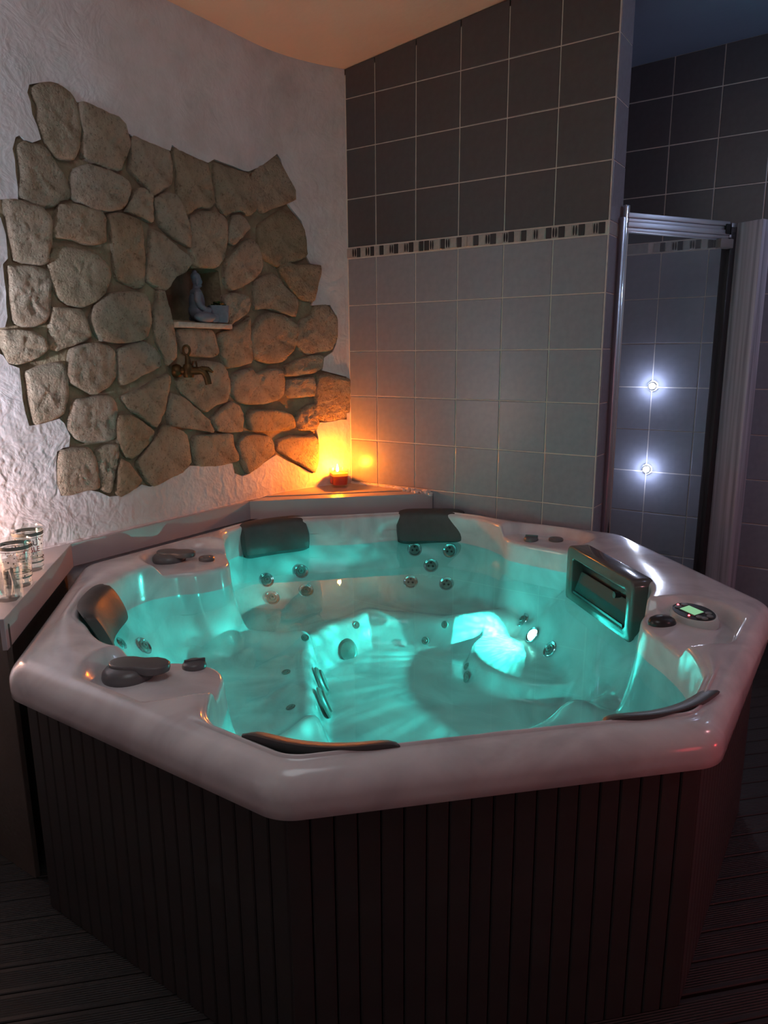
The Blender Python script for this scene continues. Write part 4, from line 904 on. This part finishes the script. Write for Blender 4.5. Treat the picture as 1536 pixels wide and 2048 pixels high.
# local frame of the figure: +x is where it faces, z up
FG = empty('planter_figure', (-.162, -.752, 1.4345), (0, 0, 1.02)); tag(FG, 'blue-grey seated meditating figure holding a planter bowl, in the wall niche', 'statue')
b = MB()
ell(b, (0,0,.078), (.030,.040,.050))                     # trunk
ell(b, (.0,0,.045), (.034,.046,.034))
ell(b, (-.002,0,.112), (.022,.045,.018))                 # shoulders
b.tube([(0,0,.118),(.001,0,.140)], [.015,.0125], 14)     # neck
ell(b, (.004,0,.157), (.0185,.0165,.024))                # head
ell(b, (.0215,0,.1545), (.0036,.0030,.007), (0,-.25,0))     # nose
ell(b, (.018,0,.147), (.0055,.007,.0025))                # mouth
ell(b, (.015,0,.138), (.008,.009,.006))                  # chin
for s in (-1, 1):
    ell(b, (.001,s*.0175,.150), (.004,.0032,.015))       # ears
    ell(b, (.0175,s*.0075,.1625), (.004,.0055,.0022))    # brows
    b.tube([(-.002,s*.044,.110),(-.006,s*.050,.085),(.002,s*.050,.062),(.022,s*.046,.048),(.042,s*.040,.046)], [.0145,.0135,.012,.011,.010], 12)   # arm
    ell(b, (.020,s*.048,.020), (.046,.024,.020), (0,0,-s*.3))     # thigh
    b.tube([(.056,s*.050,.018),(.050,s*.020,.013),(.046,s*.004,.012)], [.017,.013,.010], 12)   # shank folded in front
    ell(b, (.052,-s*.006,.012), (.012,.018,.009))        # foot
ell(b, (.0,0,.171), (.019,.0175,.016))                   # hair cap
ell(b, (-.003,0,.187), (.0095,.0095,.009))               # top knot
obj('body', remeshed('body', b, M['figure'], .0019, 3), FG)
pb = MB(); q = rrect(.036,.030,.010,5)
for k, (sc, z) in enumerate(((.86,.002),(.96,.012),(1.04,.066),(.96,.066),(.91,.056))): pb.v += [(x*sc, y*sc, z) for x, y in q]
n = len(q)
for r in range(4): pb.f += [(r*n+i, r*n+(i+1) % n, (r+1)*n+(i+1) % n, (r+1)*n+i) for i in range(n)]
pb.f += [tuple(reversed(range(n))), tuple(range(4*n, 5*n))]
po = obj('bowl', pb.mesh('bowl', M['figure'], True), FG, (.080, 0, 0))
obj('soil', MB().prism([(x*.89, y*.89) for x, y in q], .054, .059).mesh('soil', M['soil']), po)
pl = empty('succulent_plant', (0, 0, 0)); pw_ = FG.matrix_basis @ Vector((.080, 0, .064)); pl.location = pw_
tag(pl, 'small green succulent with an orange tip growing in the grey planter bowl', 'plant')
def rosette(c, r, mat, name):
    b = MB()
    for k in range(13):
        a = k*2.4; q = r*(1-.045*k); el = .25+.085*k
        d = Vector((math.cos(a)*math.cos(el), math.sin(a)*math.cos(el), math.sin(el)))
        Mx = frame(Vector(c)+d*q*.5, Vector((0,0,1)).cross(d), d)
        b.lathe([(0,-q*.5),(q*.26,-q*.1),(q*.30,q*.15),(q*.12,q*.42),(0,q*.5)], 7, Mx, sy=.45, closed=False)
    obj(name, b.mesh(name, mat, True), pl)
rosette((-.012,.008,.006), .028, M['leaf'], 'leaf_rosette'); rosette((.010,-.008,.006), .025, M['leaf'], 'leaf_rosette'); rosette((-.010,-.016,.002), .015, M['leaf'], 'leaf_rosette'); rosette((.016,.014,.002), .014, M['leaf'], 'leaf_rosette')
rosette((.026,-.004,.004), .012, M['leaf_orange'], 'orange_rosette')

# ------------------------------------------------------------------ old tap
TP_ = empty('wall_tap', (-.128, -.905, 1.258)); tag(TP_, 'old dark bronze garden tap with ring handle on the stone wall', 'tap')
X = lambda M0: M0
AX = frame((0,0,0), (0,0,1), (.86,.50,0))      # z of the lathe runs out of the wall, a little towards the corner
obj('flange', MB().lathe([(.0,-.01),(.022,-.008),(.026,.004),(.022,.016),(.015,.022)], 24, AX).mesh('flange', M['bronze'], True), TP_)
d = Vector((.86,.50,0)).normalized()
obj('body', MB().tube([d*.015, d*.04, d*.075, d*.10], [.0125,.016,.015,.013], 16).lathe([(.018,-.024),(.020,-.018),(.020,.016),(.016,.024)], 20, Matrix.Translation(d*.048)).mesh('body', M['bronze'], True), TP_)
obj('spout', MB().tube([d*.088+Vector((0,0,.004)), d*.108+Vector((0,0,-.006)), d*.116+Vector((0,0,-.024)), d*.121+Vector((0,0,-.050))], [.0135,.0135,.0125,.0120], 16).mesh('spout', M['bronze'], True), TP_)
obj('spout_beak', MB().tube([d*.098+Vector((0,0,.008)), d*.122+Vector((0,0,.006)), d*.140+Vector((0,0,-.006))], [.010,.009,.004], 12).mesh('spout_beak', M['bronze'], True), TP_)
obj('stem', MB().tube([d*.048+Vector((0,0,.020)), d*.048+Vector((0,0,.040)), d*.046+Vector((0,0,.058))], [.013,.010,.0065], 14).mesh('stem', M['bronze'], True), TP_)
rg = [d*(.045+.0125*math.sin(a))+Vector((0,0,.074+.017*-math.cos(a))) for a in np.linspace(0, 2*PI, 25)]
obj('ring_handle', MB().tube(rg, .0045, 10, cap=False).mesh('ring_handle', M['bronze'], True), TP_)
obj('lever_guard', MB().tube([d*.062+Vector((0,0,.014)), d*.066+Vector((0,0,.034)), d*.078+Vector((0,0,.034)), d*.080+Vector((0,0,.014))], .0035, 8).mesh('lever_guard', M['bronze'], True), TP_)

# ------------------------------------------------------------------ shower enclosure
SE = empty('shower_door', (1.19, .14, 0)); tag(SE, 'chrome-framed glass shower door between the tiled partition and the pale post', 'shower door')
J0, J1 = Vector((1.186,.128,0)), Vector((1.478,.588,0)); dj = (J1-J0).normalized(); nj = Vector((dj.y, -dj.x, 0)); Lj = (J1-J0).length
SM = Matrix.Translation(-Vector((1.19,.14,0))) @ frame(J0, dj, (0,0,1))      # local x along the door, z up
def se(name, mb, mat, bevel=.002, **k):
    o = obj(name, mb.mesh(name, mat, bevel=bevel, seg=2, auto=True), SE); o.matrix_basis = SM; return o
hd = MB().box((.0,-.018,1.752),(Lj-.03,.018,1.766)).box((.0,-.022,1.766),(Lj-.03,.022,1.786)).box((.0,-.016,1.786),(Lj-.03,.016,1.800)).box((.0,-.021,1.800),(Lj-.03,.021,1.818))
se('header_rail', hd, M['alu'], .003)
se('left_jamb', MB().box((-.012,-.016,.0),(.010,.016,1.845)), M['chrome'], .003)
se('wall_profile', MB().box((-.030,-.026,.0),(-.013,.026,1.80)), M['steel'])
se('right_jamb', MB().box((Lj-.022,-.022,.0),(Lj+.006,.022,1.80)), M['plastic_dark'])
se('jamb_strip', MB().box((Lj+.008,-.016,.0),(Lj+.020,.016,1.80)), simple('bronze_strip', lin(120,112,100), .4, metal=.4))
se('door_glass', MB().box((.012,-.003,.06),(Lj-.024,.003,1.752)), M['shower_glass'], 0)
se('bottom_rail', MB().box((.0,-.018,.03),(Lj-.02,.018,.06)), M['steel'])
se('roller_housing', MB().box((Lj-.055,-.026,1.770),(Lj-.030,.026,1.808)), M['rubber_black'], .004)
se('corner_joint', MB().box((Lj-.030,-.022,1.756),(Lj+.004,.022,1.770)).box((Lj-.022,-.022,1.776),(Lj+.004,.022,1.814)), M['steel'], .003)
se('door_stop', MB().box((Lj-.085,-.032,1.716),(Lj-.015,-.004,1.752)), simple('stop_block', lin(126,122,120), .5), .004)
po_ = obj('door_post', MB().box((.0,-.03,0),(.112,.03,1.815)).mesh('door_post', M['post'], bevel=.004, seg=2, auto=True), None, (1.510,.612,0), (0,0,-.45))
tag(po_, 'pale grained upright post right of the shower door', 'post')
# round lamps on the shower wall
for k, z in enumerate((1.159, .762)):
    l = empty('wall_lamp', (1.155, YS-.006, z)); tag(l, ('upper' if k == 0 else 'lower')+' of two small round white lamps on the shower tiles', 'lamp', 'lamps on the shower tiles')
    Mx = frame((0,0,0), (0,0,1), (.0,-1,0))
    obj('lamp_body', MB().lathe([(.020,0),(.021,.012),(.018,.016),(.014,.016)], 28, Mx, closed=False).mesh('lamp_body', M['chrome'], True), l)
    obj('lamp_lens', MB().lathe([(.0165,.012),(.012,.018),(0,.020)], 24, Mx, closed=False).mesh('lamp_lens', emit('white_lamp', (.86,.90,1,1), 260), True), l)
    light('wall_lamp_light', 'POINT', (1.155, YS-.045, z), 1.15, (.62,.68,1.0), .012)
